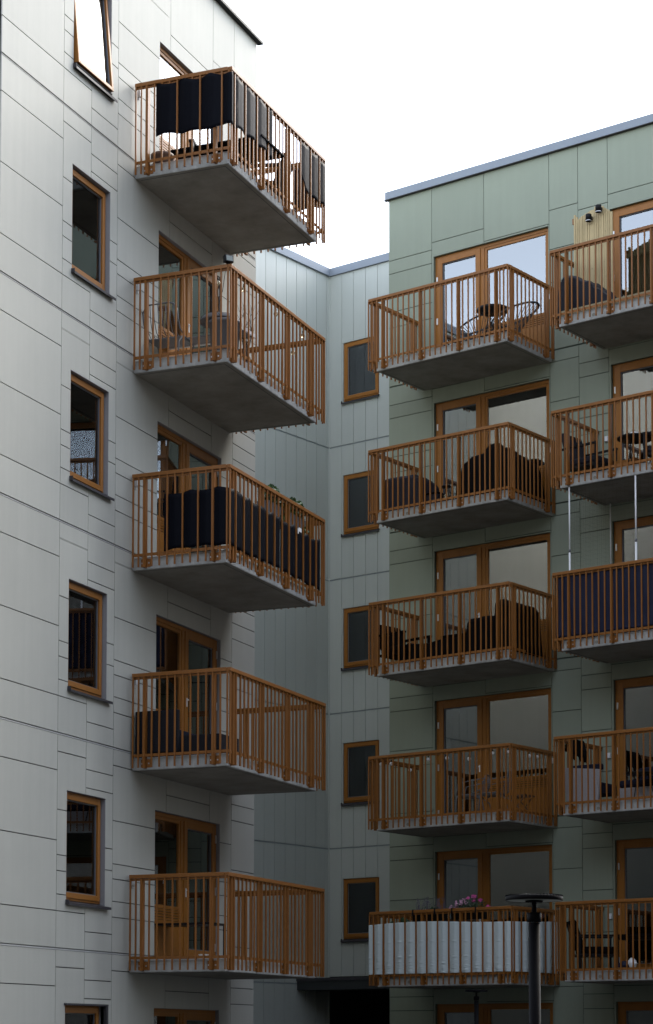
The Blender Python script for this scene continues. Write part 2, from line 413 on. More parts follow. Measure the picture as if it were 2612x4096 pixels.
def balcony_door(fr, building, a, b, fz, top, rv, flip=False, curtains=None, blind=None, rec=0.06):
    """glazed door leaf beside a fixed window over a louvred panel; flip puts the door at the low-u side"""
    w = empty('balcony_door', building.matrix_world.inverted() @ fr((a + b) / 2, 0, fz), 0, building)
    reveal_boards(fr, w, a, b, fz - 0.0, top, rv, depth=rec + 0.02)
    W = b - a
    def U(t): return (b - t) if flip else (a + t)
    # t runs from the window side to the door side
    if flip: tw, td0, td1 = 1.17 * 1.27 - 0.04, 1.64, 2.50
    else: tw, td0, td1 = 0.97, 1.22, 2.10
    fw = 0.06
    lo, hi = fz + 0.02, top - 0.005
    m = MB(fr); frame_ring(m, a + 0.004, b - 0.004, lo, hi, fw, -rec - 0.09, -rec)
    m.box((U(tw), -rec - 0.09, lo + fw), (U(tw + 0.085), -rec, hi - fw)); m.build('frame', M['frame'], w, bevel=0.003)
    zp = fz + (0.72 if not flip else 0.73)
    # fixed window
    ua, ub = sorted((U(fw), U(tw)))
    m = MB(fr); frame_ring(m, ua, ub, zp, hi - fw, 0.05, -rec - 0.06, -rec - 0.012); m.build('sash', M['frame'], w, bevel=0.003)
    m = MB(fr); m.box((ua + 0.048, -rec - 0.035, zp + 0.048), (ub - 0.048, -rec - 0.039, hi - fw - 0.048)); m.build('pane', M['glass'], w)
    # louvred panel below it
    m = MB(fr); m.box((ua, -rec - 0.06, lo + fw), (ub, -rec - 0.02, zp - 0.165))
    for k in range(4): m.box((ua, -rec - 0.06, zp - 0.155 + k * 0.04), (ub, -rec - 0.014, zp - 0.155 + k * 0.04 + 0.026))
    m.box((ua, -rec - 0.075, lo + fw), (ub, -rec - 0.062, zp)) ; m.build('louvred_panel', M['frame'], w)
    m = MB(fr); m.box((ua + 0.002, -rec - 0.0615, zp - 0.166), (ub - 0.002, -rec - 0.045, zp - 0.002)); m.build('louvre_backing', M['louvre'], w)
    # door leaf
    da, db = sorted((U(tw + 0.085), U(W - fw)))
    dsw = 0.105
    dr = MB(fr); frame_ring(dr, da + 0.002, db - 0.002, lo + fw - 0.03, hi - fw + 0.01, dsw, -rec - 0.06, -rec + 0.016); dr.build('door_leaf', M['frame'], w, bevel=0.004)
    m = MB(fr); m.box((da + dsw, -rec - 0.03, lo + fw - 0.03 + dsw), (db - dsw, -rec - 0.034, hi - fw - dsw + 0.01)); m.build('pane', M['glass'], w)
    m = MB(fr); frame_ring(m, da + dsw, db - dsw, lo + fw - 0.03 + dsw, hi - fw - dsw + 0.01, 0.014, -rec - 0.028, -rec - 0.006); m.build('glazing_bead', M['planter'], w)
    hx = U(tw + 0.085 + 0.05)
    m = MB(fr); m.box((hx - 0.012, -rec + 0.017, fz + 0.93), (hx + 0.012, -rec + 0.025, fz + 1.06)); m.box((hx - 0.010, -rec + 0.026, fz + 1.02), (hx + 0.010, -rec + 0.05, fz + 1.04)); m.build('handle', M['white'], w)
    hx = U(W - fw - 0.0)
    for zz in (0.16, 1.02, 1.82):
        m = MB(fr); m.box((hx - 0.014, -rec + 0.001, fz + zz), (hx + 0.014, -rec + 0.03, fz + zz + 0.12)); m.build('hinge', M['bolt'], w)
    room(fr, w, a, b, fz, top)
    for (s, e, n) in (curtains or []):
        curtain_mesh(fr, a + W * s, a + W * e, fz + 0.05, top - 0.05, -0.34 if n < 15 else -0.175, amp=0.03 if n < 15 else 0.012, n=n).build('curtain', M['curtain'], w)
    if blind:
        m = MB(fr); m.box((ua + 0.05, -0.2, top - blind), (ub - 0.05, -0.204, top - 0.1)); m.build('blind', M['blind'], w)
    return w

# ------------------------------------------------------------------ balconies
def make_balcony(fr, building, R, ua, ub, b, rail_a, rail_b, front, posts, near, near_posts, far, far_posts, plug=()):
    """ua..ub: slab extent; rail_a..rail_b: rail planes; b: outward distance of the rail plane; R: handrail top"""
    zt, zb = R - 1.185, R - 1.367
    base = empty('balcony', building.matrix_world.inverted() @ fr(ua, 0, zb), 0, building)
    m = MB(fr); m.box((ua, -0.01, zb + 0.002), (ub, b - 0.075, zt)); m.build('slab', M['conc'], base, bevel=0.012)
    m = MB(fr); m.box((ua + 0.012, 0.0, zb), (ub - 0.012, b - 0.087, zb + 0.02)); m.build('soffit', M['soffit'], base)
    m = MB(fr)
    e = 0.07
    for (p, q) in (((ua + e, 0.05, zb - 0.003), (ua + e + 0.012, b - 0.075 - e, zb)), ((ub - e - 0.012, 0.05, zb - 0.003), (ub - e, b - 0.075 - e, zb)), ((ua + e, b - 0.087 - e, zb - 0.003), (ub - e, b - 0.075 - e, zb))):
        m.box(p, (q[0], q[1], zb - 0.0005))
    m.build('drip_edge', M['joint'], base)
    t = 0.0105
    def bars(name, L, put):
        m = MB(fr)
        for x in L: put(m, x)
        return m
    # front
    m = MB(fr)
    for x in front: m.box((x - t, b - t, R - 1.34), (x + t, b + t, R - 0.045))
    m.box((rail_a, b - 0.004 - t - 0.012, R - 1.185), (rail_b, b - t - 0.002, R - 1.145))
    m.box((rail_a, b - 0.030, R - 0.085), (rail_b, b - t - 0.001, R - 0.058)); m.build('balustrade', M['rail'], base)
    for (u, L) in ((rail_a, near), (rail_b, far)):
        s = 1 if u == rail_a else -1
        m = MB(fr)
        for x in L: m.box((u - t, x - t, R - 1.34), (u + t, x + t, R - 0.045))
        m.box((u + s * (t + 0.002), 0.03, R - 1.185), (u + s * (t + 0.016), b - 0.03, R - 1.145))
        m.box((u + s * (t + 0.001), 0.03, R - 0.085), (u + s * 0.030, b - 0.032, R - 0.058)); m.build('balustrade', M['rail'], base)
    # handrail cap
    m = MB(fr); h0, h1 = R - 0.055, R
    cw = 0.028
    m.box((rail_a + 0.0, b - 0.045, h0), (rail_b, b + 0.018, h1)); m.box((rail_a - 0.012, 0.025, h0), (rail_a + 0.048, b - 0.0455, h1)); m.box((rail_b - 0.048, 0.025, h0), (rail_b + 0.012, b - 0.0455, h1))
    m.build('handrail', M['rail'], base, bevel=0.006)
    P = [(x, b, 0) for x in posts] + [(rail_a, x, 1) for x in near_posts] + [(rail_b, x, 2) for x in far_posts]
    for (x, w, sd) in P:
        m = MB(fr); k = MB(fr); q = k
        if sd == 0:
            m.box((x - 0.020, b - 0.075, R - 1.345), (x + 0.020, b - 0.002, R - 0.056)); m.box((x - t, b - 0.001, R - 1.345), (x + t, b + 0.012, R - 0.056))
            k.box((x - 0.075, b - 0.0745, R - 1.33), (x + 0.075, b - 0.066, R - 1.215)); 
            k.cur = 1
            for dx in (-0.052, 0.052): q.box((x + dx - 0.009, b - 0.066, R - 1.285), (x + dx + 0.009, b - 0.055, R - 1.265))
        else:
            s = 1 if sd == 1 else -1
            u = x
            m.box((u + s * 0.002, w - 0.020, R - 1.345), (u + s * 0.0745, w + 0.020, R - 0.056)); m.box((u - s * 0.012, w - t, R - 1.345), (u + s * 0.001, w + t, R - 0.056))
            k.box((u + s * 0.066, w - 0.075, R - 1.33), (u + s * 0.0745, w + 0.075, R - 1.215))
            k.cur = 1
            for dx in (-0.052, 0.052): q.box((u + s * 0.066, w + dx - 0.009, R - 1.285), (u + s * 0.055, w + dx + 0.009, R - 1.265))
        m.build('post', M['rail'], base); k.build('bracket', [M['rail'], M['bolt']], base)
    for x in plug:
        m = MB(fr); m.prism([(x + 0.03 * math.cos(i * math.pi / 6), zt - 0.10 + 0.03 * math.sin(i * math.pi / 6)) for i in range(12)], b - 0.0745, b - 0.070, axis=1)
        m.build('anchor_plug', M['soffit'], base)
    return base
def copy_balcony(src, building, dz, du=0.0, fr=None):
    d = fr(du, 0, dz) - fr(0, 0, 0)
    inv3 = building.matrix_world.inverted().to_3x3()
    c = src.copy(); COL.objects.link(c); c.parent = building; c.location = Vector(src.location) + inv3 @ d
    for ch in src.children:
        k = ch.copy(); COL.objects.link(k); k.parent = c
    return c

# ================================================================== LEFT BUILDING
lb = tag(empty('apartment_building', (0, 0, GROUND)), 'pale grey panelled apartment block with a single column of balconies', 'building')
ZT = 3.94
hl, vl, ops = [], [], []
for n in range(-1, 6):
    F = FL(n); G = FL(n + 1)
    G0 = max(G, GROUND)
    if F > GROUND + 0.1 and n >= 0: hl.append((-2.86, 5.07, F, 0.036))
    def H(a, b, dz):
        z = F - dz
        if GROUND < z < ZT: hl.append((a, b, z, 0))
    for dz in (0.49, 1.42, 2.35): H(-2.86, -1.245, dz)
    H(-1.245, -0.465, 0.24); H(-1.245, -0.465, 2.35)
    for dz in (1.01, 1.61, 1.82, 2.13): H(-1.245, -0.985, dz)
    for dz in (0.39, 0.64, 2.59): H(-0.465, 0.31, dz)
    for dz in (1.41, 1.71): H(0.10, 0.31, dz)
    for dz in (0.24, 1.01, 1.61, 1.82, 2.13, 2.35): H(0.31, 1.60, dz)
    H(1.955, 3.42, 0.48); H(3.42, 4.20, 0.235)
    for dz in (1.01, 1.61, 1.82, 2.13, 2.35): H(3.79, 4.20, dz)
    for dz in (0.13, 0.38, 0.63, 1.40, 1.71, 2.59): H(4.20, 5.07, dz)
    top, bot = min(F, ZT), G0
    if n < 0: continue
for u in (-1.245, 0.31, 4.20): vl.append((u, GROUND, ZT, 0))
for n in range(0, 6):
    F = FL(n - 1); G = FL(n)
    ops.append((-0.985, 0.10, max(F - 2.24, GROUND + 0.3), F - 0.73))
    ops.append((1.60, 3.79, G + 0.001 if n < 5 else GROUND + 0.02, F - 0.73))
    vl.append((-0.465, F - 0.73, min(F, ZT), 0)); vl.append((-0.465, max(G, GROUND), F - 2.24, 0))
    vl.append((1.955, F - 0.73, min(F, ZT), 0)); vl.append((3.42, F - 0.73, min(F, ZT), 0))
vl += [(1.955, 3.15, ZT, 0), (3.42, 3.15, ZT, 0), (-0.465, 3.15, ZT, 0)]
facade(fr_left, lb, -2.85, 5.065, GROUND, ZT, hl, vl, ops, M['panel_white'], M['joint'])
joint_flashings(fr_left, lb, -2.85, 1.59, [FL(n) for n in range(0, 5)], M['flash_white']); joint_flashings(fr_left, lb, 3.80, 5.06, [FL(n) for n in range(0, 5)], M['flash_white'])
# body with end walls, roof
m = MB(); m.box((-9.0, -2.84, GROUND), (-2.2, 5.055, ZT)); m.build('core', M['joint'], lb)
m = MB()
m.box((-2.2, -2.85, GROUND), (-0.02, -2.83, ZT)); m.box((-9.0, -2.85, GROUND), (-2.2, -2.842, ZT))
m.box((-9.0, 5.056, GROUND), (-0.02, 5.07, ZT)); m.box((-9.02, -2.85, GROUND), (-9.001, 5.07, ZT)); m.build('end_wall', M['panel_white'], lb)
m = MB(); m.box((-2.2, -2.83, ZT - 0.3), (-0.31, 5.055, ZT - 0.01)); m.box((-9.0, -2.83, ZT), (-0.02, 5.05, ZT + 0.05)); m.build('roof', M['roof'], lb)
m = MB(); m.box((-9.08, -2.92, ZT + 0.012), (0.062, 5.13, ZT + 0.16)); m.build('roof_edge', M['fascia_light'], lb, bevel=0.004)
m = MB(); m.box((-0.019, -2.9, ZT - 0.03), (0.085, 5.15, ZT + 0.010)); m.build('drip_flashing', M['black'], lb)
CUR_L = [[(0.55, 1.0, 4)], [(0.45, 1.0, 5)], [(0.0, 0.45, 4)], [(0.18, 1.0, 6)], None, [(0.5, 1.0, 4)]]
for n in range(6):
    F = FL(n - 1)
    window(fr_left, lb, -0.985, 0.10, max(F - 2.24, GROUND + 0.3), F - 0.73, M['reveal'], tilt=0.12 if n == 0 else 0, curtains=CUR_L[n], blind=0.42 if n == 4 else None, surround=(n == 5))
    balcony_door(fr_left, lb, 1.60, 3.79, FL(n) + 0.0, F - 0.73, M['reveal'], curtains=[[(0.6, 0.95, 5)], [(0.55, 0.75, 4)], [(0.5, 0.9, 7)], [(0.62, 0.78, 3), (0.82, 0.95, 3)], [(0.6, 0.8, 4)], None][n])
RL0 = 1.414
front = [0.80, 0.906, 1.138, 1.271, 1.407, 1.542, 1.675, 1.809, 2.075, 2.212, 2.345, 2.481, 2.619, 2.758, 3.007, 3.149, 3.279, 3.414, 3.549, 3.683, 3.919, 4.028, 4.135, 4.24]
postsL = [0.99, 1.936, 2.876, 3.794]
side = [0.043, 0.13, 0.34, 0.459, 0.58, 0.701, 0.821, 0.941, 1.061, 1.184, 1.403, 1.508]
bal0 = make_balcony(fr_left, lb, RL0, 0.85, 4.094, 1.54, 0.775, 4.245, front, postsL, side, [0.213, 1.284], side, [0.213, 1.284], plug=(1.62, 3.35))
LDU = [0.0, 0.0, 0.0, 0.035, -0.005]
for n in range(1, 5): copy_balcony(bal0, lb, -FH * n, LDU[n], fr_left)
for n in range(5):
    m = MB(fr_left); z = FL(n) + 1.02; m.box((0.885, 0.0005, z - 0.045), (0.945, 0.05, z + 0.05)); m.box((0.90, 0.0, z - 0.085), (0.925, 0.03, z - 0.046)); m.build('outlet_box', M['white'], lb, bevel=0.006)

# ================================================================== WING BETWEEN THE TWO
wb = tag(empty('apartment_building', r2w(-7.1, 14.3, GROUND), DL), 'blue-grey wing with narrow vertical boards set back between two balcony blocks', 'building')
ZW = 4.02
joints = [FL(n) for n in range(0, 5)]
hl = [(2.0, 14.37, z + 0.0, 0.03) for z in joints]
vs = [14.26 - 0.3415 * i for i in range(0, 33)]
vl = [(u, GROUND, ZW, 0) for u in vs if u > 3.2]
facade(fr_link, wb, 3.2, 14.366, GROUND, ZW, hl, vl, [], M['panel_grey'], M['joint_grey'], gap_v=0.011)
hl = [(-7.13, -3.0, z, 0.03) for z in joints]
us = [-6.79 + 0.3133 * i for i in range(0, 12)]
vl = []; ops = []
for u in us:
    segs = [(GROUND, ZW)]
    vl.append((u, -10.93, ZW, 0))
for n in range(5):
    F = FL(n - 1); ops.append((-6.76, -5.81, F - 1.955, F - 0.64))
facade(fr_wing, wb, -7.10, -3.0, -10.93, ZW, hl, vl, ops, M['panel_grey'], M['joint_grey'], gap_v=0.009)
for n in range(5):
    F = FL(n - 1)
    window(fr_wing, wb, -6.76, -5.81, F - 1.955, F - 0.64, M['panel_grey'], sill_over=0.02, rec=0.03, blind=None)
joint_flashings(fr_link, wb, 3.3, 14.35, joints, M['flash_grey']); joint_flashings(fr_wing, wb, -7.09, -3.0, [z for z in joints if z > -10.9], M['flash_grey'])
# corner board, roof edges, body
m = MB(fr_wing); m.box((-7.121, 0.0, GROUND), (-7.099, 0.022, ZW)); m.build('corner_trim', M['panel_grey'], wb)
m = MB(fr_wing); m.box((-7.42, 0.02, ZW), (-2.9, 0.055, ZW + 0.165)); m.build('roof_edge', M['fascia'], wb)
m = MB(fr_link); m.box((3.2, -0.02, ZW), (14.31, 0.055, ZW + 0.165)); m.build('roof_edge', M['fascia'], wb)
m = MB(fr_wing); m.box((-13, -6.0, ZW - 0.02), (-2.9, -0.02, ZW + 0.05)); m.build('roof', M['roof'], wb)
m = MB(fr_link); m.box((3.2, -6.0, ZW - 0.02), (14.3, -0.02, ZW + 0.051)); m.build('roof', M['roof'], wb)
m = MB(fr_link); m.box((3.2, -6.0, GROUND), (20.0, -0.31, ZW - 0.03)); m.build('core', M['joint_grey'], wb)
m = MB(fr_wing); m.box((-7.4, -6.0, -10.92), (-2.9, -2.2, ZW - 0.03)); m.build('core', M['joint_grey'], wb)
# recessed entrance portal below and its canopy
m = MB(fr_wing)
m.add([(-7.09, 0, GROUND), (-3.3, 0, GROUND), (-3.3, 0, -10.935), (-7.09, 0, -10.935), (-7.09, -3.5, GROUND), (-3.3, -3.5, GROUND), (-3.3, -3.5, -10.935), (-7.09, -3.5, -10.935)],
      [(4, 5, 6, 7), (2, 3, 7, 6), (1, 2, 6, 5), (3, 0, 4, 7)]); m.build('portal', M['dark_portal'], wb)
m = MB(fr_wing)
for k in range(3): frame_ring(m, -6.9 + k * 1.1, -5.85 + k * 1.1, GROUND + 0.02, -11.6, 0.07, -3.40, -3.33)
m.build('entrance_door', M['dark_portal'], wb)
m = MB(fr_link); m.box((13.29, 0.003, -11.235), (14.36, 3.48, -11.02)); m.build('canopy', M['dark_portal'], wb)
m = MB(fr_link); m.box((13.27, 0.003, -11.018), (14.36, 3.484, -10.99)); m.box((13.262, 0.003, -11.05), (13.269, 3.484, -10.992)); m.build('canopy_edge', M['sill'], wb)

# ================================================================== RIGHT BUILDING
rb = tag(empty('apartment_building', r2w(0, DR, GROUND), DL), 'green-grey panelled apartment block with two columns of balconies', 'building')
ZR = 4.0
U0, U1 = -3.63, 9.0
hl, vl, ops = [], [], []
def cols(du):
    for n in range(-1, 6):
        F = FR(n)
        def H(a, b, dz):
            z = F - dz
            if GROUND < z < ZR: hl.append((a + du, b + du, z, 0))
        if du == 0:
            for dz in (0.36, 0.62, 1.38, 1.69, 2.58): H(U0, -2.62, dz)
        H(-2.62, -1.43, 0.22); H(-1.43, 0.0, 0.47)
        for dz in (0.22, 0.96, 1.58, 1.36, 2.10): H(0.0, 0.615, dz) if dz in (0.22, 0.96, 1.58) else None
        for dz in (0.36, 0.62, 1.37, 1.68, 2.12): H(0.615, 1.235, dz)
    for n in range(0, 6):
        F = FR(n - 1)
        a, b = -2.58 + du, -0.015 + du
        ops.append((a, b, FR(n) + 0.001 if n < 5 else GROUND + 0.02, F - 0.50))
        vl.append((-1.43 + du, F - 0.50, min(F, ZR), 0))
    vl.append((-1.43 + du, 3.16, ZR, 0))
    for u in (-2.62, 0.0, 0.615): vl.append((u + du, GROUND, ZR, 0))
cols(0); cols(3.855); cols(7.71)
for n in range(0, 5): hl.append((U0 - 0.01, U1, FR(n), 0.030))
vl.append((1.235, GROUND, ZR, 0))
ops = [(a, min(b, U1 - 0.3), c, d) for a, b, c, d in ops if a < U1 - 0.6]
facade(fr_right, rb, U0, U1, GROUND, ZR, hl, vl, ops, M['panel_green'], M['joint_green'])
m = MB(fr_right); m.box((U0 + 0.001, -10, GROUND), (U1, -2.2, ZR - 0.01)); m.build('core', M['joint_green'], rb)
m = MB(fr_right); m.box((U0 - 0.012, -10, GROUND), (U0, -0.02, ZR)); m.box((U1, -10, GROUND), (U1 + 0.012, -0.02, ZR)); m.build('end_wall', M['panel_green'], rb)
m = MB(fr_right); m.box((U0, -2.2, ZR - 0.3), (U1, -0.31, ZR - 0.01)); m.box((U0, -10, ZR), (U1, -0.05, ZR + 0.06)); m.build('roof', M['roof'], rb)
m = MB(fr_right); m.box((U0 - 0.06, -10, ZR + 0.012), (U1 + 0.06, 0.055, ZR + 0.17)); m.build('roof_edge', M['fascia'], rb, bevel=0.004)
m = MB(fr_right); m.box((U0 - 0.08, -0.018, ZR + 0.0), (U1 + 0.08, 0.075, ZR + 0.010)); m.build('drip_flashing', M['sill'], rb)
for n in range(6):
    F = FR(n - 1)
    balcony_door(fr_right, rb, -2.58, -0.015, FR(n), F - 0.50, M['reveal_green'], flip=True,
                 curtains=[None, [(0.03, 0.97, 16)], [(0.5, 0.93, 8)], None, [(0.1, 0.35, 4)], None][n], blind=[None, 0.35, None, None, None, None][n])  # pale full-width curtain of the second balcony stands in for a bright reflection
    balcony_door(fr_right, rb, -2.58 + 3.855, -0.015 + 3.855, FR(n), F - 0.50, M['reveal_green'], flip=True,
                 curtains=[[(0.08, 0.35, 4)], [(0.03, 0.97, 17)], [(0.12, 0.35, 5)], None, [(0.05, 0.3, 4)], None][n])
    balcony_door(fr_right, rb, -2.58 + 7.71, -0.015 + 7.71, FR(n), F - 0.50, M['reveal_green'], flip=True)
RA0 = 1.459; bR = 1.579
fA = [-2.953, -2.863, -2.758, -2.521, -2.404, -2.284, -2.164, -2.041, -1.922, -1.687, -1.569, -1.452, -1.332, -1.211, -1.086, -0.852, -0.731, -0.611, -0.494, -0.384, -0.28, -0.055, 0.025, 0.11]
pA = [-2.645, -1.803, -0.969, -0.16]
sA = [0.106, 0.352, 0.476, 0.609, 0.74, 0.87, 1.0, 1.131, 1.269, 1.503]
spA = [0.225, 1.397]
balA = make_balcony(fr_right, rb, RA0, -2.83, 0.037, bR, -2.953, 0.112, fA, pA, [0.05] + sA, spA, [0.05] + sA, spA, plug=(-2.13, -0.75))
for n in range(1, 5): copy_balcony(balA, rb, -FH * n, [0, 0.0, 0.01, 0.0, 0.02][n], fr_right)
DB = 3.945; DBZ = 0.026
for n in range(0, 5): copy_balcony(balA, rb, -FH * n + DBZ, DB + (0.0, 0.0, 0.01, 0.02, 0.03)[n], fr_right)
for n in range(0, 5): copy_balcony(balA, rb, -FH * n + DBZ, 2 * DB - 0.04, fr_right)
for n in range(5):
    for du in (0.03, 1.19):
        m = MB(fr_right); z = FR(n) + 1.0; m.box((du - 0.03, 0.0005, z - 0.045), (du + 0.03, 0.05, z + 0.05)); m.build('outlet_box', M['white'], rb, bevel=0.006)

# ================================================================== SURROUNDINGS
m = MB(); m.add([(-400, -400, GROUND), (400, -400, GROUND), (400, 400, GROUND), (-400, 400, GROUND)], [(0, 1, 2, 3)])
tag(m.build('ground', M['asphalt']), 'dark paved courtyard ground between the blocks', 'ground', kind='structure')

def sky_blocker(label, p0, p1, ztop):  # unseen block, added to keep sky light off the lower floors
    b = tag(empty('apartment_building', ((p0[0] + p1[0]) / 2, (p0[1] + p1[1]) / 2, GROUND)), label, 'building')
    m = MB(); m.box((p0[0], p0[1], GROUND), (p1[0], p1[1], ztop)); m.build('wall', M['sky_blocker'], b)
    m = MB(); m.box((p0[0] - 0.1, p0[1] - 0.1, ztop), (p1[0] + 0.1, p1[1] + 0.1, ztop + 0.2)); m.build('roof', M['roof'], b)
    y = p1[1]
    if p1[0] - p0[0] > 20:
        x = p0[0] + 2
        while x < p1[0] - 2:
            for n in range(6):
                z = FL(n) + 0.8
                if z + 1.6 > ztop: continue
                f = MB(); frame_ring(f, 0, 1.4, 0, 1.5, 0.07, 0, 0.03)
                f.v = [Vector((x + v.x, y + v.y + 0.002, z + v.z)) for v in f.v]; f.build('window', M['frame'], b)
            x += 3.4
    return b
BLOCKERS = True
if BLOCKERS:
    sky_blocker('unseen dark block added across the courtyard to shade the lower floors', (-30, -46), (60, -34), 7.0)
    sky_blocker('unseen dark side block added beside the courtyard to shade the lower floors', (27, -34), (38, 14), 8.0)
# ================================================================== THINGS ON THE BALCONIES
def railw(n): return 1.54
def LZ(n): return RL0 - 1.185 - FH * n          # slab top, single column
def AZ(n): return RA0 - 1.185 - FH * n          # slab top, inner column of the green block
def BZ(n): return AZ(n) + DBZ
def nz1(x, y, z=0.0, s=1.0): return noise.noise(Vector((x * s, y * s, z * s)))

def screen(name, label, fr, path, ztop, zbot, mt, weave, group=None, sag=0.0, amp=0.012, seed=0.0, eyelets=0.45, rows=14, crease=0.0, cat='privacy screen', step=0.022, extra=None):
    """cloth laced along the railing; path = (u, w) corner points; weave(side, s) -> outward offset"""
    pts = [Vector((a, b)) for a, b in path]
    segs = []
    for a, b in zip(pts[:-1], pts[1:]): segs.append((a, b, (b - a).length))
    S = []; tot = 0
    for k, (a, b, L_) in enumerate(segs):
        n = max(2, int(L_ / step)); d = (b - a) / L_
        nrm = Vector((d.y, -d.x))
        for i in range(n + (1 if k == len(segs) - 1 else 0)):
            p = a + (b - a) * (i / n); S.append((p, nrm, tot + L_ * i / n, k))
        tot += L_
    c0 = S[0][0]
    root = empty(name, fr(c0.x, c0.y, zbot(0) if callable(zbot) else zbot)); tag(root, label, cat, group)
    m = MB(fr); n = len(S) - 1
    def fn(a, t):
        p, nr, s, k = S[min(n, int(round(a * n)))]
        zt = ztop(s) if callable(ztop) else ztop; zb = zbot(s) if callable(zbot) else zbot
        if eyelets:
            ph = (s / eyelets) % 1.0; dip = sag * math.sin(math.pi * ph)
            zt -= dip; zb += dip * 0.7
        z = zb + (zt - zb) * t
        wv = -weave(k, p); nn = amp * nz1(s * 3.1, z * 1.3, seed) * 2 + amp * nz1(s * 11, z * 2.2, seed + 5)
        o = wv * (1 + min(0.15, abs(nn) * 10)) if wv else nn
        if crease:
            low = max(0.0, 1 - t * 2.2)
            cc = crease * low * (math.sin(z * 115 + 3.0 * math.sin(s * 4.3) + 1.5 * nz1(s * 6, z * 6, seed)) * (0.6 + nz1(s * 8, z * 14, seed)))
            cc += crease * 0.8 * nz1(s * 7 + z * 12, z * 8 - s * 5, seed + 3) * max(0.15, 1 - t)
            cc += crease * 0.5 * math.exp(-((t - 0.62) * 60) ** 2) - crease * 0.5 * math.exp(-((t - 0.33) * 60) ** 2)
            o += math.copysign(abs(cc) * min(1.0, abs(o) / 0.006), o)
        return (p.x + nr.x * o, p.y + nr.y * o, z)
    m.grid(fn, n, rows); cl = m.build('cloth', mt, root, thick=0.003)
    if eyelets:
        s = eyelets * 0.0 + 0.03
        while s < tot:
            i = min(range(len(S)), key=lambda q: abs(S[q][2] - s)); p, nr, ss, k = S[i]
            for t in (0, 1):
                x, y, z = fn(i / n, t); z += -0.022 if t else 0.022
                q = MB(fr); d = Vector((-nr.y, nr.x)); R = 0.013
                P = [(x + nr.x * 0.012 + d.x * R * math.cos(a_), y + nr.y * 0.012 + d.y * R * math.cos(a_), z + R * math.sin(a_)) for a_ in [i_ * math.pi / 4 for i_ in range(8)]]
                q.tube(P, 0.0035, 4, closed=True); q.build('eyelet', M['bolt'], root)
            s += eyelets
    if extra: extra(root)
    return root
def weave_mod(bars, shown, inn=-0.028, out=0.02):
    """inside the railing next to bars that stay visible, outside near the others"""
    inn = -0.0138; out = 0.0138
    def f(k, p, bars=bars, shown=shown):
        L = bars[k] if isinstance(bars, dict) else bars
        x = p.x if L is not None and L[1] == 'u' else p.y
        arr = L[0]
        i = min(range(len(arr)), key=lambda q: abs(arr[q] - x)); d = abs(arr[i] - x)
        on = (i % shown == L[2] % shown)
        j = i + (1 if x > arr[i] else -1); j = max(0, min(len(arr) - 1, j))
        on2 = (j % shown == L[2] % shown)
        gap = max(0.05, abs(arr[j] - arr[i])); t = min(1, d / gap) if j != i else 0
        a = inn if on else out; b = inn if on2 else out
        return a + (b - a) * t
    return f
allL = sorted(front + postsL); sideL = sorted(side + [0.213, 1.284]); allA = sorted(fA + pA); sideA = sorted(sA + spA)

# --- single column, top balcony: two black cloths
bars = {0: (sideL, 'w', 0), 1: (allL, 'u', 1)}
screen('privacy_screen', 'black canvas hung high round the near corner of the top left balcony', fr_left, [(0.775, 0.36), (0.775, 1.54), (2.20, 1.54)],
       RL0 - 0.045, lambda s: RL0 - 0.83 - 0.04 * math.sin(s * 2.1), M['cloth_black'], weave_mod(bars, 3), 'black canvas screens on the single balcony column', sag=0.05, amp=0.02, seed=1.0, eyelets=0.43)
bars = {0: (allL, 'u', 1), 1: (sideL, 'w', 0)}
screen('privacy_screen', 'short black canvas hanging loose at the far end of the top left balcony', fr_left, [(3.26, 1.54), (4.245, 1.54), (4.245, 1.0)],
       RL0 - 0.05, lambda s: RL0 - 0.80 - 0.03 * math.sin(s * 4) + (0.28 * max(0, 1 - s * 5)), M['cloth_black'], weave_mod(bars, 3), 'black canvas screens on the single balcony column', sag=0.05, amp=0.02, seed=4.0, eyelets=0.36)
z2 = LZ(2)
bars = {0: (sideL, 'w', 1), 1: (allL, 'u', 0)}
screen('privacy_screen', 'black canvas tied low round the near corner of the balcony with green plants', fr_left, [(0.775, 0.53), (0.775, 1.54), (2.52, 1.54)],
       lambda s: z2 + 0.865 + 0.02 * math.sin(s * 2), lambda s: z2 + 0.035 + 0.015 * math.sin(s * 3), M['cloth_black'], weave_mod(bars, 2), 'black canvas screens on the single balcony column', sag=0.03, amp=0.012, seed=8.0, eyelets=0.42)
def paper_tag(root):
    q = MB(fr_left); q.box((3.12, 1.575, z2 + 0.72), (3.15, 1.58, z2 + 0.80)); q.box((3.16, 1.575, z2 + 0.76), (3.26, 1.58, z2 + 0.82)); q.build('care_tag', M['white'], root)
screen('privacy_screen', 'second black canvas below the trailing plants, with a small white tag', fr_left, [(2.56, 1.54), (4.04, 1.54)],
       lambda s: z2 + 0.83 + 0.02 * math.sin(s * 5), lambda s: z2 + 0.03, M['cloth_black'], weave_mod({0: (allL, 'u', 0)}, 2), 'black canvas screens on the single balcony column', sag=0.05, amp=0.02, seed=12.0, eyelets=0.5, extra=paper_tag)

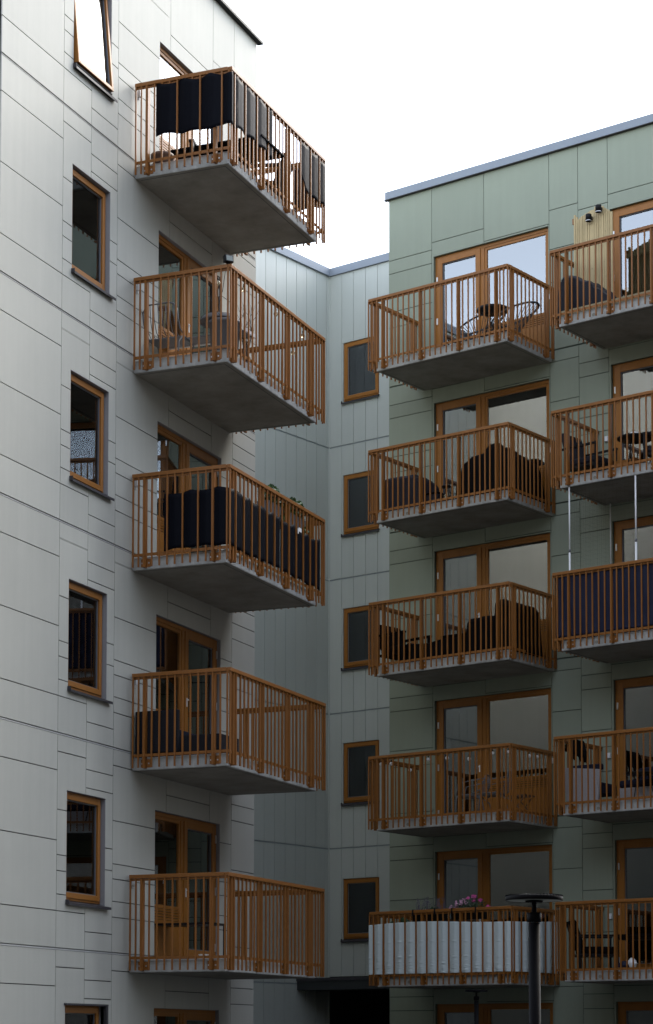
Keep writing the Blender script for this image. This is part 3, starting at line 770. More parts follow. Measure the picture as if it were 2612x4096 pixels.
# --- furniture makers (local space: front looks along -y)
def lounge_chair(label, pos, fr, face, mats, group=None, w=0.66, seat=0.40, back=0.82, name='armchair', cat='armchair', arm=True, slim=False, turn=0.0):
    t = thing(name, label, cat, pos, fr, face, group, turn)
    h = w / 2; a, b = mats
    m = LM(); m.box((-h + 0.06, -0.33, seat - 0.12), (h - 0.06, 0.28, seat)); m.build('seat', a, t, bevel=0.03)
    m = LM(); m.prism([(0.20, seat - 0.05), (0.30, seat - 0.05), (0.46, back), (0.37, back + 0.01)], -h + 0.06, h - 0.06); m.build('backrest', a, t, bevel=0.025)
    r = 0.016 if slim else 0.028
    for s in (-1, 1):
        x = s * (h - 0.03)
        m = LM(); m.box((x - r, -0.36, 0.0), (x + r, -0.36 + 2 * r, 0.60 if arm else seat - 0.1)); m.build('leg', b, t)
        m = LM(); m.box((x - r, 0.30, 0.0), (x + r, 0.30 + 2 * r, 0.60 if arm else seat - 0.05)); m.build('leg', b, t)
        if arm:
            m = LM(); m.box((x - r * 1.4, -0.37, 0.601), (x + r * 1.4, 0.38, 0.635)); m.build('arm', b, t)
    m = LM(); m.box((-h + 0.06, -0.34, seat - 0.165), (h - 0.06, 0.33, seat - 0.122)); m.build('frame', b, t)
    return t
def round_table(label, pos, fr, r=0.27, h=0.45, mt='black', rim=True, group=None):
    t = thing('side_table', label, 'table', pos, fr, (0, 1), group)
    m = LM(); m.lathe([(0.001, h - 0.02), (r, h - 0.02), (r + 0.006, h - 0.01), (r + 0.006, h + (0.03 if rim else 0.006)), (r - 0.004, h + (0.03 if rim else 0.006)), (r - 0.006, h), (0.001, h)], seg=28, cap=False); m.build('table_top', M[mt], t)
    for k in range(3):
        a = k * 2.094 + 0.4
        m = LM(); m.tube([(r * 0.35 * math.cos(a), r * 0.35 * math.sin(a), h - 0.02), (r * 0.8 * math.cos(a), r * 0.8 * math.sin(a), 0.0)], 0.009, 6); m.build('leg', M[mt], t)
    return t
def cover(label, pos, fr, face, L, W, prof, mt, seed=0, name='covered_furniture', cat='covered furniture', flare=0.06, turn=0.0, rough=0.03):
    """loose weather cover: prof = [(s, height)] along local x from 0..1"""
    t = thing(name, label, cat, pos, fr, face, None, turn)
    def hh(s):
        for (a, ha), (b, hb) in zip(prof[:-1], prof[1:]):
            if a <= s <= b: q = (s - a) / (b - a); q = q * q * (3 - 2 * q); return ha + (hb - ha) * q
        return prof[-1][1]
    nu, nv = 44, 30
    def fn(a, b):
        # b runs across: wall up, over, wall down
        x = (a - 0.5); s = a; H = hh(s)
        e = 1.0
        if b < 0.3: y = -0.5; z = H * (b / 0.3)
        elif b > 0.7: y = 0.5; z = H * ((1 - b) / 0.3)
        else: y = -0.5 + (b - 0.3) / 0.4; z = H
        ed = min(1.0, (0.5 - abs(x)) / 0.06); ed = math.sqrt(max(0.0, ed * (2 - ed))) if ed < 1 else 1
        z *= ed if ed > 0 else 0
        cr = min(1.0, (0.5 - abs(y)) / 0.18)
        if 0.3 <= b <= 0.7: z -= 0.10 * H * (1 - cr) ** 2
        fl = 1 + flare * (1 - z / max(H, 0.01))
        X, Y = x * L * fl, y * W * fl
        n = Vector((X * 3, Y * 3, z * 2 + seed))
        d = noise.noise(n) * rough + noise.noise(n * 3.1) * rough * 0.5
        fold = 0.02 * math.sin(X * 16 + 4 * noise.noise(Vector((X * 2, Y * 2, seed)))) * (1 - z / max(H, 0.01))
        sy = -1 if y < 0 else 1
        return (X + d, Y + sy * fold + d * 0.6, max(0.004, z + d * 0.8))
    m = LM(); m.grid(fn, nu, nv)
    m.build('cover', M[mt], t, merge=True)
    m = LM(); zz = [fn(i / 60, 0.02) for i in range(1, 60)]
    m.tube([(x, y - 0.006, 0.03) for x, y, z in zz], 0.006, 5); m.build('drawstring', M[mt], t)
    return t
def wire_chair(label, pos, fr, face, mt, group=None, w=0.5, seat=0.42, back=0.82, bars=7, name='wire_chair', turn=0.0, arms=False, solid=True):
    t = thing(name, label, 'chair', pos, fr, face, group, turn); h = w / 2; r = 0.011
    m = LM()
    arc = [(-h, 0.02, seat), (-h, 0.20, seat + 0.08), (-h, 0.25, seat + 0.2), (-h + 0.01, 0.28, back - 0.10), (-h + 0.05, 0.285, back - 0.03), (-h + 0.12, 0.29, back), (h - 0.12, 0.29, back), (h - 0.05, 0.285, back - 0.03), (h - 0.01, 0.28, back - 0.10), (h, 0.25, seat + 0.2), (h, 0.20, seat + 0.08), (h, 0.02, seat)]
    m.tube(arc, r, 6); m.build('back_frame', M[mt], t)
    for k in range(bars):
        x = -h + w * (k + 1) / (bars + 1)
        m = LM(); m.tube([(x, -0.2, seat + 0.005), (x, 0.12, seat), (x, 0.2, seat + 0.06), (x, 0.26, seat + 0.2), (x, 0.29, back - 0.005)], 0.006, 5); m.build('spindle', M[mt], t)
    m = LM(); m.box((-h + 0.01, -0.24, seat - 0.03), (h - 0.01, 0.14, seat - 0.012)) if solid else m.tube([(-h, -0.24, seat), (h, -0.24, seat)], r, 6)
    m.build('seat', M[mt], t)
    for sx in (-1, 1):
        m = LM(); m.tube([(sx * h, 0.08, seat), (sx * h, -0.18, seat), (sx * (h + 0.005), -0.235, seat - 0.05), (sx * (h + 0.02), -0.26, 0.0)], r, 6); m.build('leg', M[mt], t)
        m = LM(); m.tube([(sx * (h - 0.005), 0.10, seat - 0.01), (sx * (h + 0.01), 0.24, seat - 0.12), (sx * (h + 0.02), 0.30, 0.0)], r, 6); m.build('leg', M[mt], t)
        if arms:
            m = LM(); m.tube([(sx * h, 0.27, seat + 0.28), (sx * (h + 0.03), 0.0, seat + 0.24), (sx * (h + 0.02), -0.2, seat + 0.2), (sx * h, -0.24, seat)], r, 6); m.build('arm', M[mt], t)
    return t
def leaves(m, c, rad, n, size, seed=0, squash=(1, 1, 1), droop=0.0):
    rnd = random.Random(seed)
    for _ in range(n):
        while True:
            p = Vector((rnd.uniform(-1, 1), rnd.uniform(-1, 1), rnd.uniform(-1, 1)))
            if 0.15 < p.length < 1: break
        q = Vector((c[0] + p.x * rad * squash[0], c[1] + p.y * rad * squash[1], c[2] + p.z * rad * squash[2] - droop * p.length))
        d = Vector((rnd.gauss(0, 1), rnd.gauss(0, 1), rnd.gauss(0, 0.7))).normalized(); e = d.orthogonal().normalized(); e = (Matrix.Rotation(rnd.uniform(0, 6.28), 3, d) @ e)
        L = size * rnd.uniform(0.6, 1.25); W = L * 0.33; up = e.cross(d) * L * 0.12
        m.add([tuple(q - d * L * 0.5), tuple(q + e * W * 0.8 - d * L * 0.05 + up), tuple(q + d * L * 0.5), tuple(q - e * W * 0.8 - d * L * 0.05 + up)], [(0, 1, 2), (0, 2, 3)])

# --- top left balcony
lounge_chair('dark armchair behind the black canvas, near the wall side of the top left balcony', (2.05, 0.75, LZ(0)), fr_left, (-1, 0.2), (M['cover_black'], M['black']), 'dark lounge chairs on the top left balcony', w=0.7)
lounge_chair('dark armchair seen through the gap between the two black canvases on the top left balcony', (3.15, 0.95, LZ(0)), fr_left, (-0.3, -1), (M['cover_black'], M['black']), 'dark lounge chairs on the top left balcony', w=0.72)
t = thing('dining_table', 'black slatted table standing between the armchairs on the top left balcony', 'table', (2.22, 0.82, LZ(0) - 0.12), fr_left, (0, 1))
for k in range(7):
    m = LM(); m.box((-0.42 + k * 0.12, -0.75, 0.70), (-0.32 + k * 0.12, 0.75, 0.725)); m.build('slat', M['cover_black'], t)
m = LM(); m.box((-0.40, -0.72, 0.68), (0.38, 0.72, 0.699)); m.build('under_frame', M['cover_black'], t)
for sx in (-0.16, 0.14):
    for sy in (-0.40, 0.30):
        m = LM(); m.box((sx - 0.02, sy - 0.02, 0.12), (sx + 0.02, sy + 0.02, 0.70)); m.build('leg', M['black'], t)
t = thing('flower_pot', 'empty brown clay pot on the floor of the top left balcony by the wall', 'pot', (1.05, 0.33, LZ(0)), fr_left, (0, 1))
m = LM(); m.lathe([(0.11, 0), (0.15, 0.14), (0.17, 0.15), (0.17, 0.19), (0.15, 0.19), (0.14, 0.15), (0.001, 0.13)], seg=20, cap=False); m.build('pot', M['pot_brown'], t)
m = LM(); m.lathe([(0.001, 0.0), (0.17, 0.0), (0.18, 0.02)], seg=20, cap=False); m.build('saucer', M['pot_brown'], t)

# --- second left balcony: wire chair, wall table, lidded bin, twigs, floodlight, bulbs
wire_chair('grey wire chair with rounded barred back on the balcony with clear bulbs', (1.38, 0.28, LZ(1)), fr_left, (1, 0.0), 'wire_grey', w=0.56, seat=0.44, back=0.88, bars=8)
t = thing('folding_table', 'narrow white edged wall table beside the grey wire chair', 'table', (2.1, 0.45, LZ(1)), fr_left, (0, 1))
m = LM(); m.box((-0.28, -0.85, 0.585), (0.02, 0.75, 0.60)); m.build('table_top', M['planter'], t)
m = LM(); m.box((0.021, -0.85, 0.565), (0.045, 0.75, 0.615)); m.box((-0.29, -0.875, 0.565), (0.045, -0.851, 0.615)); m.build('edge_rail', M['white'], t)
for sy in (-0.7, 0.6):
    m = LM(); m.tube([(-0.02, sy, 0.58), (0.0, sy, 0.0)], 0.012, 6); m.build('leg', M['planter'], t); m = LM(); m.tube([(-0.26, sy, 0.58), (-0.26, sy, 0.0)], 0.012, 6); m.build('leg', M['planter'], t)
m = LM(); m.box((0.0, -0.02, 0.616), (0.012, 0.02, 0.70)); m.build('upright', M['white'], t)
t = thing('storage_bin', 'round grey bin with its lid tipped on top, below dry twigs', 'bin', (1.80, 0.98, LZ(1)), fr_left, (0, 1))
m = LM(); m.lathe([(0.001, 0.0), (0.19, 0.0), (0.22, 0.68), (0.25, 0.685), (0.255, 0.71), (0.25, 0.735), (0.21, 0.735), (0.20, 0.68), (0.001, 0.60)], seg=24, cap=False); m.build('bin', M['planter'], t)
m = LM(); m.lathe([(0.001, 0.66), (0.25, 0.64), (0.30, 0.58), (0.30, 0.56), (0.001, 0.60)], c=(0.05, 0.10, 0.20), seg=24, cap=False); m.build('lid', M['planter'], t)
t = thing('dry_plant', 'bare dry twigs standing up from behind the grey bin', 'plant', (2.2, 1.15, LZ(1)), fr_left, (0, 1))
rnd = random.Random(5)
m = LM(); m.lathe([(0.001, 0), (0.10, 0), (0.12, 0.22), (0.001, 0.2)], seg=14, cap=False); m.build('pot', M['planter'], t)
m = LM()
for k in range(9):
    a = rnd.uniform(0, 6.28); sp = rnd.uniform(0.05, 0.28); H = rnd.uniform(0.75, 1.12)
    P = [(0, 0, 0.2)] + [(sp * math.cos(a) * f_ + rnd.uniform(-.03, .03), sp * math.sin(a) * f_ + rnd.uniform(-.03, .03), 0.2 + (H - 0.2) * f_) for f_ in (0.3, 0.55, 0.8, 1.0)]
    m.tube(P, [0.007, 0.006, 0.005, 0.004, 0.002], 4)
    for q in (1, 2, 3):
        b = rnd.uniform(0, 6.28); p = P[q]
        m.tube([p, (p[0] + 0.07 * math.cos(b), p[1] + 0.07 * math.sin(b), p[2] + 0.10), (p[0] + 0.10 * math.cos(b), p[1] + 0.10 * math.sin(b), p[2] + 0.2)], [0.004, 0.003, 0.0015], 4)
m.build('twigs', M['twig'], t)
t = thing('floodlight', 'small black solar floodlight clipped on the rail corner above clear bulbs', 'floodlight', (0.80, 1.50, RL0 - FH), fr_left, (-0.6, 0.8))
m = LM(); m.prism([(-0.045, 0.03), (0.03, 0.02), (0.045, 0.12), (-0.03, 0.135)], -0.065, 0.065); m.build('head', M['black'], t, bevel=0.006)
m = LM(); m.prism([(-0.047, 0.045), (-0.046, 0.045), (-0.033, 0.12), (-0.035, 0.12)], -0.05, 0.05); m.build('lens', M['lamp_glass'], t)
m = LM(); m.box((-0.02, -0.012, 0.0), (0.02, 0.012, 0.035)); m.build('bracket', M['black'], t)
def string_lights(label, fr, path, bulbs, mt, rb, parent_pos, sag=0.05, drop=0.06, group=None, extra_cable=None):
    t = empty('string_lights', fr(*parent_pos)); tag(t, label, 'string lights', group)
    m = MB(fr)
    P = []
    for (a, b) in zip(path[:-1], path[1:]):
        n = max(3, int((Vector(b) - Vector(a)).length / 0.08)); k0 = 0 if not P else 1
        for i in range(k0, n + 1):
            q = Vector(a).lerp(Vector(b), i / n); q.z -= sag * math.sin(math.pi * i / n); P.append(tuple(q))
    m.tube(P, 0.004, 4)
    if extra_cable: m.tube(extra_cable, 0.004, 4)
    m.build('cable', M['black'], t)
    for (u_, w_, z_) in bulbs:
        m = MB(fr); m.tube([(u_, w_, z_ + drop + 0.02), (u_, w_, z_ + rb * 0.8)], 0.011, 7); k = m.build('socket', M['black'], t)
        m = MB(fr); m.ball((u_, w_, z_), rb, 12, (1, 1, 1.15 if mt == 'bulb_clear' else 1)); m.build('bulb', M[mt], t)
    return t
zr = RL0 - FH
string_lights('string of clear glass bulbs under the handrail of the balcony with the grey wire chair', fr_left,
    [(0.80, 1.49, zr - 0.05), (1.39, 1.49, zr - 0.04), (1.97, 1.49, zr - 0.04), (2.53, 1.49, zr - 0.04), (3.55, 1.49, zr - 0.04), (4.2, 1.49, zr - 0.05), (4.2, 1.0, zr - 0.06), (4.2, 0.3, zr - 0.06)],
    [(1.39, 1.47, zr - 0.16), (1.97, 1.47, zr - 0.165), (2.53, 1.47, zr - 0.15), (3.55, 1.47, zr - 0.165), (4.17, 1.04, zr - 0.19), (4.17, 0.28, zr - 0.18), (1.1, 1.2, zr - 0.12)], 'bulb_clear', 0.034, (0.8, 1.49, zr), sag=0.03,
    extra_cable=[(0.79, 1.47, zr - 0.03), (0.83, 1.40, zr - 0.35), (0.84, 1.33, zr - 0.55), (0.86, 1.34, zr - 0.68), (0.85, 1.25, zr - 0.55), (0.88, 1.1, zr - 0.2)])

# --- third left balcony: two planters with trailing plants
for (u_, lab, sd) in ((2.62, 'grey rail planter with a broad leaved climber, nearer the camera of two', 3), (3.42, 'grey rail planter with a trailing bright green plant, farther along the rail', 9)):
    t = thing('plant_box', lab, 'planter', (u_, 1.36, z2 + 0.86), fr_left, (0, 1), 'rail planters above the low black canvas')
    m = LM(); m.prism([(-0.08, 0.0), (0.08, 0.0), (0.10, 0.19), (-0.10, 0.19)], -0.30, 0.30); m.build('box', M['planter'], t, bevel=0.006)
    for hx in (-0.185, 0.185):
        m = LM(); m.box((hx - 0.015, -0.18, 0.24), (hx + 0.015, 0.1, 0.255)); m.build('hanger', M['black'], t)
    m = LM()
    leaves(m, (0.0, 0, 0.33), 0.27, 220, 0.085, sd, (1.15, 0.5, 0.6)); leaves(m, (0.26, -0.05, 0.06), 0.18, 60, 0.11, sd + 1, (0.9, 0.5, 1.2))
    m.build('leaves', M['leaf'], t)
    m = LM()
    rnd = random.Random(sd)
    for k in range(8):
        a = rnd.uniform(-0.3, 0.3); m.tube([(a, 0, 0.15), (a + rnd.uniform(-.1, .1), rnd.uniform(-.08, .08), 0.32), (a + rnd.uniform(-.15, .15), rnd.uniform(-.1, .1), 0.42)], 0.004, 4)
    m.build('stems', M['leaf_dark'], t)

# --- fourth left balcony: rattan lounge set
z3 = LZ(3)
t = thing('corner_sofa', 'dark rattan corner sofa with a high left end, fourth balcony of the pale block', 'sofa', (1.35, 0.75, z3), fr_left, (0, 1))
mr = M['rattan']
m = MB(fr_left); m.box((0.90, 0.03, z3 + 0.06), (0.98, 0.70, z3 + 0.66)); m.build('backrest', mr, t, bevel=0.012)
m = MB(fr_left); m.box((0.985, 0.03, z3 + 0.07), (1.75, 0.70, z3 + 0.30)); m.build('seat', mr, t, bevel=0.012)
m = MB(fr_left); m.box((0.99, 0.04, z3 + 0.31), (1.70, 0.66, z3 + 0.40)); m.build('cushion', M['navy'], t, bevel=0.03)
m = MB(fr_left); m.box((1.0, 0.72, z3 + 0.07), (1.62, 1.32, z3 + 0.30)); m.build('footstool', mr, t, bevel=0.012)
m = MB(fr_left); m.box((1.76, 0.03, z3 + 0.07), (2.60, 0.66, z3 + 0.30)); m.build('seat', mr, t, bevel=0.012)
for (a, b) in ((0.95, 0.08), (0.95, 0.66), (1.58, 1.26), (1.04, 1.26), (2.54, 0.1), (2.54, 0.6)):
    m = MB(fr_left); m.box((a - 0.02, b - 0.02, z3), (a + 0.02, b + 0.02, z3 + 0.069)); m.build('leg', M['black'], t)
t = thing('potted_plant', 'small spiky plant in a pot behind the door glass side of the rattan sofa', 'plant', (2.9, 0.3, z3), fr_left, (0, 1))
m = LM(); m.lathe([(0.001, 0), (0.09, 0), (0.12, 0.24), (0.001, 0.22)], seg=16, cap=False); m.build('pot', M['planter'], t)
m = LM(); rnd = random.Random(2)
for k in range(26):
    a = rnd.uniform(0, 6.28); e = rnd.uniform(0.12, 0.3); H = rnd.uniform(0.15, 0.34)
    ca, sa = math.cos(a), math.sin(a)
    m.add([(0.012 * -sa, 0.012 * ca, 0.23), (-0.012 * -sa, -0.012 * ca, 0.23), (e * 0.5 * ca - 0.01 * sa, e * 0.5 * sa + 0.01 * ca, 0.23 + H), (e * ca, e * sa, 0.23 + H * 0.7)], [(0, 1, 3, 2)])
m.build('leaves', M['leaf_dark'], t)

# --- fifth left balcony: thin black table, small white box
z4 = LZ(4)
t = thing('folding_table', 'thin legged black table before the louvred panel on the lowest balcony of the pale block', 'table', (2.0, 0.35, z4), fr_left, (0, 1))
m = LM(); m.box((-0.26, -0.48, 0.53), (0.24, 0.48, 0.56)); m.build('table_top', M['black'], t)
for sx in (-0.24, 0.22):
    for sy in (-0.46, 0.46):
        m = LM(); m.box((sx - 0.009, sy - 0.009, 0), (sx + 0.009, sy + 0.009, 0.53)); m.build('leg', M['black'], t)
m = LM(); m.box((-0.24, -0.469, 0.01), (0.22, -0.455, 0.022)); m.box((-0.24, 0.455, 0.01), (0.22, 0.469, 0.022)); m.build('stretcher', M['black'], t)
t = thing('small_box', 'small white carton standing on the floor under the thin black table', 'box', (1.95, 0.62, z4), fr_left, (0, 1))
m = LM(); m.box((-0.06, -0.05, 0), (0.06, 0.05, 0.10)); m.build('carton', M['white'], t, bevel=0.003); m = LM(); m.box((-0.065, -0.055, 0.101), (0.065, 0.055, 0.112)); m.build('lid', M['white'], t)

# --- inner column, top: string chair and tray table
za = AZ(0)
def papasan(label, pos, fr, face, turn=0.0):
    t = thing('string_chair', label, 'chair', pos, fr, face, None, turn)
    cx = Vector((0, 0, 0.36)); N = 40
    def ring(a):  # egg shaped rim tipped backwards
        x = 0.42 * math.cos(a) * (1.0 if math.sin(a) > 0 else 1.0); y = 0.40 * math.sin(a)
        z = 0.36 + 0.06 + (y + 0.40) * 0.40
        if y > 0: y *= 1.15
        return (x, y, z)
    m = LM(); m.tube([ring(2 * math.pi * i / N) for i in range(N)], 0.018, 6, closed=True); m.build('rim', M['wire_dark'], t)
    low = [(0.15 * math.cos(2 * math.pi * i / N), 0.13 * math.sin(2 * math.pi * i / N) - 0.02, 0.28) for i in range(N)]
    m = LM(); m.tube(low, 0.011, 6, closed=True); m.build('lower_ring', M['wire_dark'], t)
    m = LM()
    for i in range(N):
        m.tube([ring(2 * math.pi * i / N), low[i]], 0.0065, 4)
    m.build('cords', M['wire_dark'], t)
    for sx in (-1, 1):
        for sy in (-1, 1):
            m = LM(); m.tube([(sx * 0.13, sy * 0.10, 0.28), (sx * 0.27, sy * 0.27, 0.0)], 0.011, 6); m.build('leg', M['wire_dark'], t)
    return t
papasan('dark corded lounge chair lying low on the top balcony nearest the glass door', (-1.05, 0.72, za), fr_right, (-0.9, 0.6))
papasan('dark corded lounge chair with its back raised by the window of the top balcony', (-0.32, 0.72, za), fr_right, (-1, 0.15), turn=0.3)
round_table('round black tray table between the corded chairs', (-0.62, 0.95, za), fr_right, r=0.285, h=0.66)
t = thing('doormat', 'dark floor cushion lying by the door of the top inner balcony', 'cushion', (-1.95, 0.35, za), fr_right, (0, 1))
m = LM(); m.box((-0.28, -0.15, 0.0), (0.28, 0.15, 0.07)); m.build('cushion', M['cover_black'], t, bevel=0.02)

# --- inner column, second: covered furniture, lantern
za = AZ(1)
cover('grey weather cover over low furniture at the left end of the balcony with the lantern', (-2.42, 0.95, za), fr_right, (0, 1), 0.84, 0.75, [(0, 0.66), (0.12, 0.72), (0.75, 0.70), (0.9, 0.62), (1, 0.30)], 'cover_grey', seed=3)
t = thing('side_box', 'low dark box between the grey cover and the lantern', 'box', (-1.88, 0.9, za), fr_right, (0, 1))
m = LM(); m.box((-0.14, -0.2, 0), (0.14, 0.2, 0.30)); m.build('box', M['cover_grey'], t, bevel=0.02); m = LM(); m.box((-0.15, -0.21, 0.301), (0.15, 0.21, 0.325)); m.build('lid', M['cover_black'], t)
t = thing('lantern', 'black cage lantern on the floor between the two covered piles', 'lantern', (-1.62, 1.0, za), fr_right, (0, 1))
m = LM(); m.lathe([(0.001, 0), (0.10, 0), (0.10, 0.02), (0.001, 0.02)], seg=16, cap=False); m.build('base', M['black'], t)
m = LM(); m.lathe([(0.001, 0.40), (0.10, 0.40), (0.105, 0.42), (0.03, 0.45), (0.001, 0.45)], seg=16, cap=False); m.build('cap', M['black'], t)
for k in range(8):
    a = k * math.pi / 4; m = LM(); m.tube([(0.095 * math.cos(a), 0.095 * math.sin(a), 0.02), (0.095 * math.cos(a), 0.095 * math.sin(a), 0.40)], 0.005, 4); m.build('cage_bar', M['black'], t)
m = LM(); m.ball((0, 0, 0.24), 0.045, 10); m.build('bulb', M['bulb_clear'], t)
cover('tall black weather cover over chairs at the right end of the balcony with the lantern', (-0.74, 0.55, za), fr_right, (0, 1), 1.36, 0.8, [(0, 0.55), (0.10, 0.85), (0.24, 0.95), (0.40, 0.96), (0.50, 1.10), (0.60, 1.10), (0.72, 0.93), (0.88, 0.80), (1.0, 0.68)], 'cover_black', seed=9, rough=0.04)

# --- inner column, third: black lounge group
za = AZ(2)
lounge_chair('black armchair with slanted back at the left end of the dark lounge group', (-2.62, 0.95, za), fr_right, (1, 0.15), (M['cover_black'], M['cover_black']), 'black lounge furniture on the third inner balcony', w=0.75, back=0.86)
cover('black lounge cushion pile lying flat in the middle of the dark lounge group', (-2.02, 0.85, za), fr_right, (0, 1), 0.8, 0.7, [(0, 0.46), (0.3, 0.42), (0.6, 0.40), (1, 0.44)], 'cover_black', seed=21, name='lounge_cushion', cat='cushion')
t = thing('cube_stool', 'black cube stool left of the tall covered chairs', 'stool', (-1.42, 0.85, za), fr_right, (0, 1))
m = LM(); m.box((-0.27, -0.27, 0.02), (0.27, 0.27, 0.44)); m.build('body', M['cover_black'], t, bevel=0.02); m = LM(); m.box((-0.26, -0.26, 0.441), (0.26, 0.26, 0.50)); m.build('cushion', M['cover_black'], t, bevel=0.02)
cover('black cover over a boxy armchair beside the glass door of the third balcony', (-0.75, 0.8, za), fr_right, (0, 1), 0.66, 0.72, [(0, 0.74), (0.5, 0.76), (1, 0.75)], 'cover_black', seed=14, flare=0.02)
cover('tallest black covered chair with a peaked top, third balcony right corner', (-0.14, 0.92, za), fr_right, (0, 1), 0.50, 0.8, [(0, 0.98), (0.3, 0.99), (0.7, 0.90), (1, 0.82)], 'cover_black', seed=17, flare=0.02)
# --- inner column, fourth: opal bulbs, two wire chairs, stool
za = AZ(3); zr = RA0 - FH * 3
string_lights('string of white globe bulbs under the handrail of the balcony with two slim wire chairs', fr_right,
    [(-2.9, 1.52, zr - 0.05), (-2.5, 1.52, zr - 0.05), (-1.68, 1.52, zr - 0.05), (-1.27, 1.52, zr - 0.05), (-0.80, 1.52, zr - 0.05), (-0.31, 1.52, zr - 0.05), (0.06, 1.52, zr - 0.05), (0.06, 0.86, zr - 0.05), (0.06, 0.6, zr - 0.05), (0.06, 0.1, zr - 0.05)],
    [(-2.73, 1.50, zr - 0.145), (-2.50, 1.50, zr - 0.155), (-1.68, 1.50, zr - 0.14), (-1.27, 1.50, zr - 0.15), (-0.80, 1.50, zr - 0.20), (-0.31, 1.50, zr - 0.14), (0.035, 1.50, zr - 0.15), (0.05, 0.86, zr - 0.15), (0.05, 0.60, zr - 0.14), (0.05, 0.15, zr - 0.15), (-2.9, 0.35, zr - 0.12)],
    'bulb_white', 0.036, (-2.9, 1.52, zr), sag=0.035, drop=0.05)
wire_chair('slim grey wire armchair facing the glass door, left of the pair', (-1.22, 0.75, za), fr_right, (-0.9, 0.3), 'wire_grey', 'slim wire armchairs below the white globe bulbs', w=0.5, arms=True, back=0.78)
wire_chair('slim grey wire armchair nearer the corner post, right of the pair', (-0.72, 0.75, za), fr_right, (-0.9, 0.3), 'wire_grey', 'slim wire armchairs below the white globe bulbs', w=0.5, arms=True, back=0.86)
t = thing('folding_stool', 'small wooden folding stool by the louvred panel of the white globe bulb balcony', 'stool', (-0.25, 0.65, za), fr_right, (0, 1))
m = LM(); m.box((-0.18, -0.16, 0.34), (0.18, 0.16, 0.37)); m.build('seat', M['pot_brown'], t)
for sx in (-1, 1):
    for sy in (-1, 1):
        m = LM(); m.tube([(sx * 0.15, sy * 0.13, 0.34), (-sx * 0.15, sy * 0.13, 0.0)], 0.012, 5); m.build('leg', M['pot_brown'], t)
# --- inner column, fifth: white cloth and flower boxes
za = AZ(4); zr = RA0 - FH * 4
bars = {0: ([x + 0.02 for x in allA], 'u', 1), 1: (sideA, 'w', 1)}
screen('privacy_screen', 'creased white canvas laced through the railing below the pink flowers', fr_right, [(-2.945, 1.579), (0.132, 1.579), (0.132, 0.10)],
       lambda s: za + 0.945 + 0.03 * math.sin(s * 1.6), lambda s: za + 0.045, M['cloth_white'], weave_mod(bars, 2), None, sag=0.008, amp=0.003, seed=2.0, eyelets=0.0, rows=90, crease=0.013, step=0.014)
def flower_box(label, u_, L_, kind, sd):
    t = thing('flower_box', label, 'flower box', (u_, 1.40, zr - 0.20), fr_right, (0, 1))
    m = LM(); m.prism([(-0.07, 0.0), (0.07, 0.0), (0.09, 0.16), (-0.09, 0.16)], -L_ / 2, L_ / 2); m.build('box', M['black'], t, bevel=0.005)
    for s in (-1, 1):
        m = LM(); x = s * L_ * 0.36; m.box((x - 0.015, -0.205, 0.19), (x + 0.015, 0.08, 0.21)); m.box((x - 0.015, -0.205, 0.10), (x + 0.015, -0.196, 0.188)); m.box((x - 0.015, 0.07, 0.0), (x + 0.015, 0.08, 0.188)); m.build('hook', M['black'], t)
    rnd = random.Random(sd)
    if kind == 'pink':
        m = LM(); leaves(m, (0.05, 0, 0.23), 0.30, 420, 0.045, sd, (1.15, 0.4, 0.42)); m.build('leaves', M['leaf_dark'], t)
        P = [(-0.42, 0.20), (-0.38, 0.24), (-0.33, 0.24), (-0.29, 0.28), (-0.25, 0.31), (-0.22, 0.27), (-0.19, 0.33), (-0.15, 0.29), (-0.12, 0.35), (-0.07, 0.30), (-0.27, 0.25), (-0.35, 0.20)]
        for (x, z) in P:
            m = LM(); leaves(m, (x, rnd.uniform(-0.06, 0.04), z), 0.035, 26, 0.030, rnd.randint(0, 999)); m.build('blossom', M['palepink'], t)
        for (x, z, r) in ((0.10, 0.40, 0.05), (0.24, 0.335, 0.04), (0.09, 0.33, 0.03), (0.40, 0.22, 0.035), (-0.03, 0.385, 0.03)):
            m = LM(); leaves(m, (x, -0.02, z), r, 60, 0.032, rnd.randint(0, 999), (1.1, 1, 0.75)); m.build('blossom', M['pink'], t)
            m = LM(); m.tube([(x * 0.8, 0, 0.15), (x, -0.02, z - 0.02)], 0.003, 4); m.build('stem', M['leaf'], t)
    elif kind == 'lavender':
        m = LM()
        for k in range(70):
            x = rnd.uniform(-L_ * 0.45, L_ * 0.45); H = rnd.uniform(0.22, 0.42); dx = rnd.uniform(-.05, .05)
            m.tube([(x, 0, 0.14), (x + dx, rnd.uniform(-.04, .04), H)], 0.0028, 3)
            leaves(m, (x + dx, 0, H), 0.018, 5, 0.022, rnd.randint(0, 999), (1, 1, 2))
        m.build('stems', M['lavender'], t)
        m = LM(); leaves(m, (0, 0, 0.18), 0.28, 110, 0.05, sd, (1, 0.35, 0.3)); m.build('leaves', M['leaf_dark'], t)
    return t
flower_box('black hooked flower box with pale and bright pink geraniums', -0.86, 0.70, 'pink', 5)
flower_box('black hooked flower box with thin faded lavender stems', -1.72, 0.66, 'lavender', 6)
t = thing('potted_plant', 'low spiky green plant peeping over the left end of the white canvas', 'plant', (-2.55, 1.25, za), fr_right, (0, 1))
m = LM(); m.lathe([(0.001, 0), (0.12, 0), (0.16, 0.72), (0.001, 0.70)], seg=16, cap=False); m.build('pot', M['planter'], t)
m = LM(); rnd = random.Random(12)
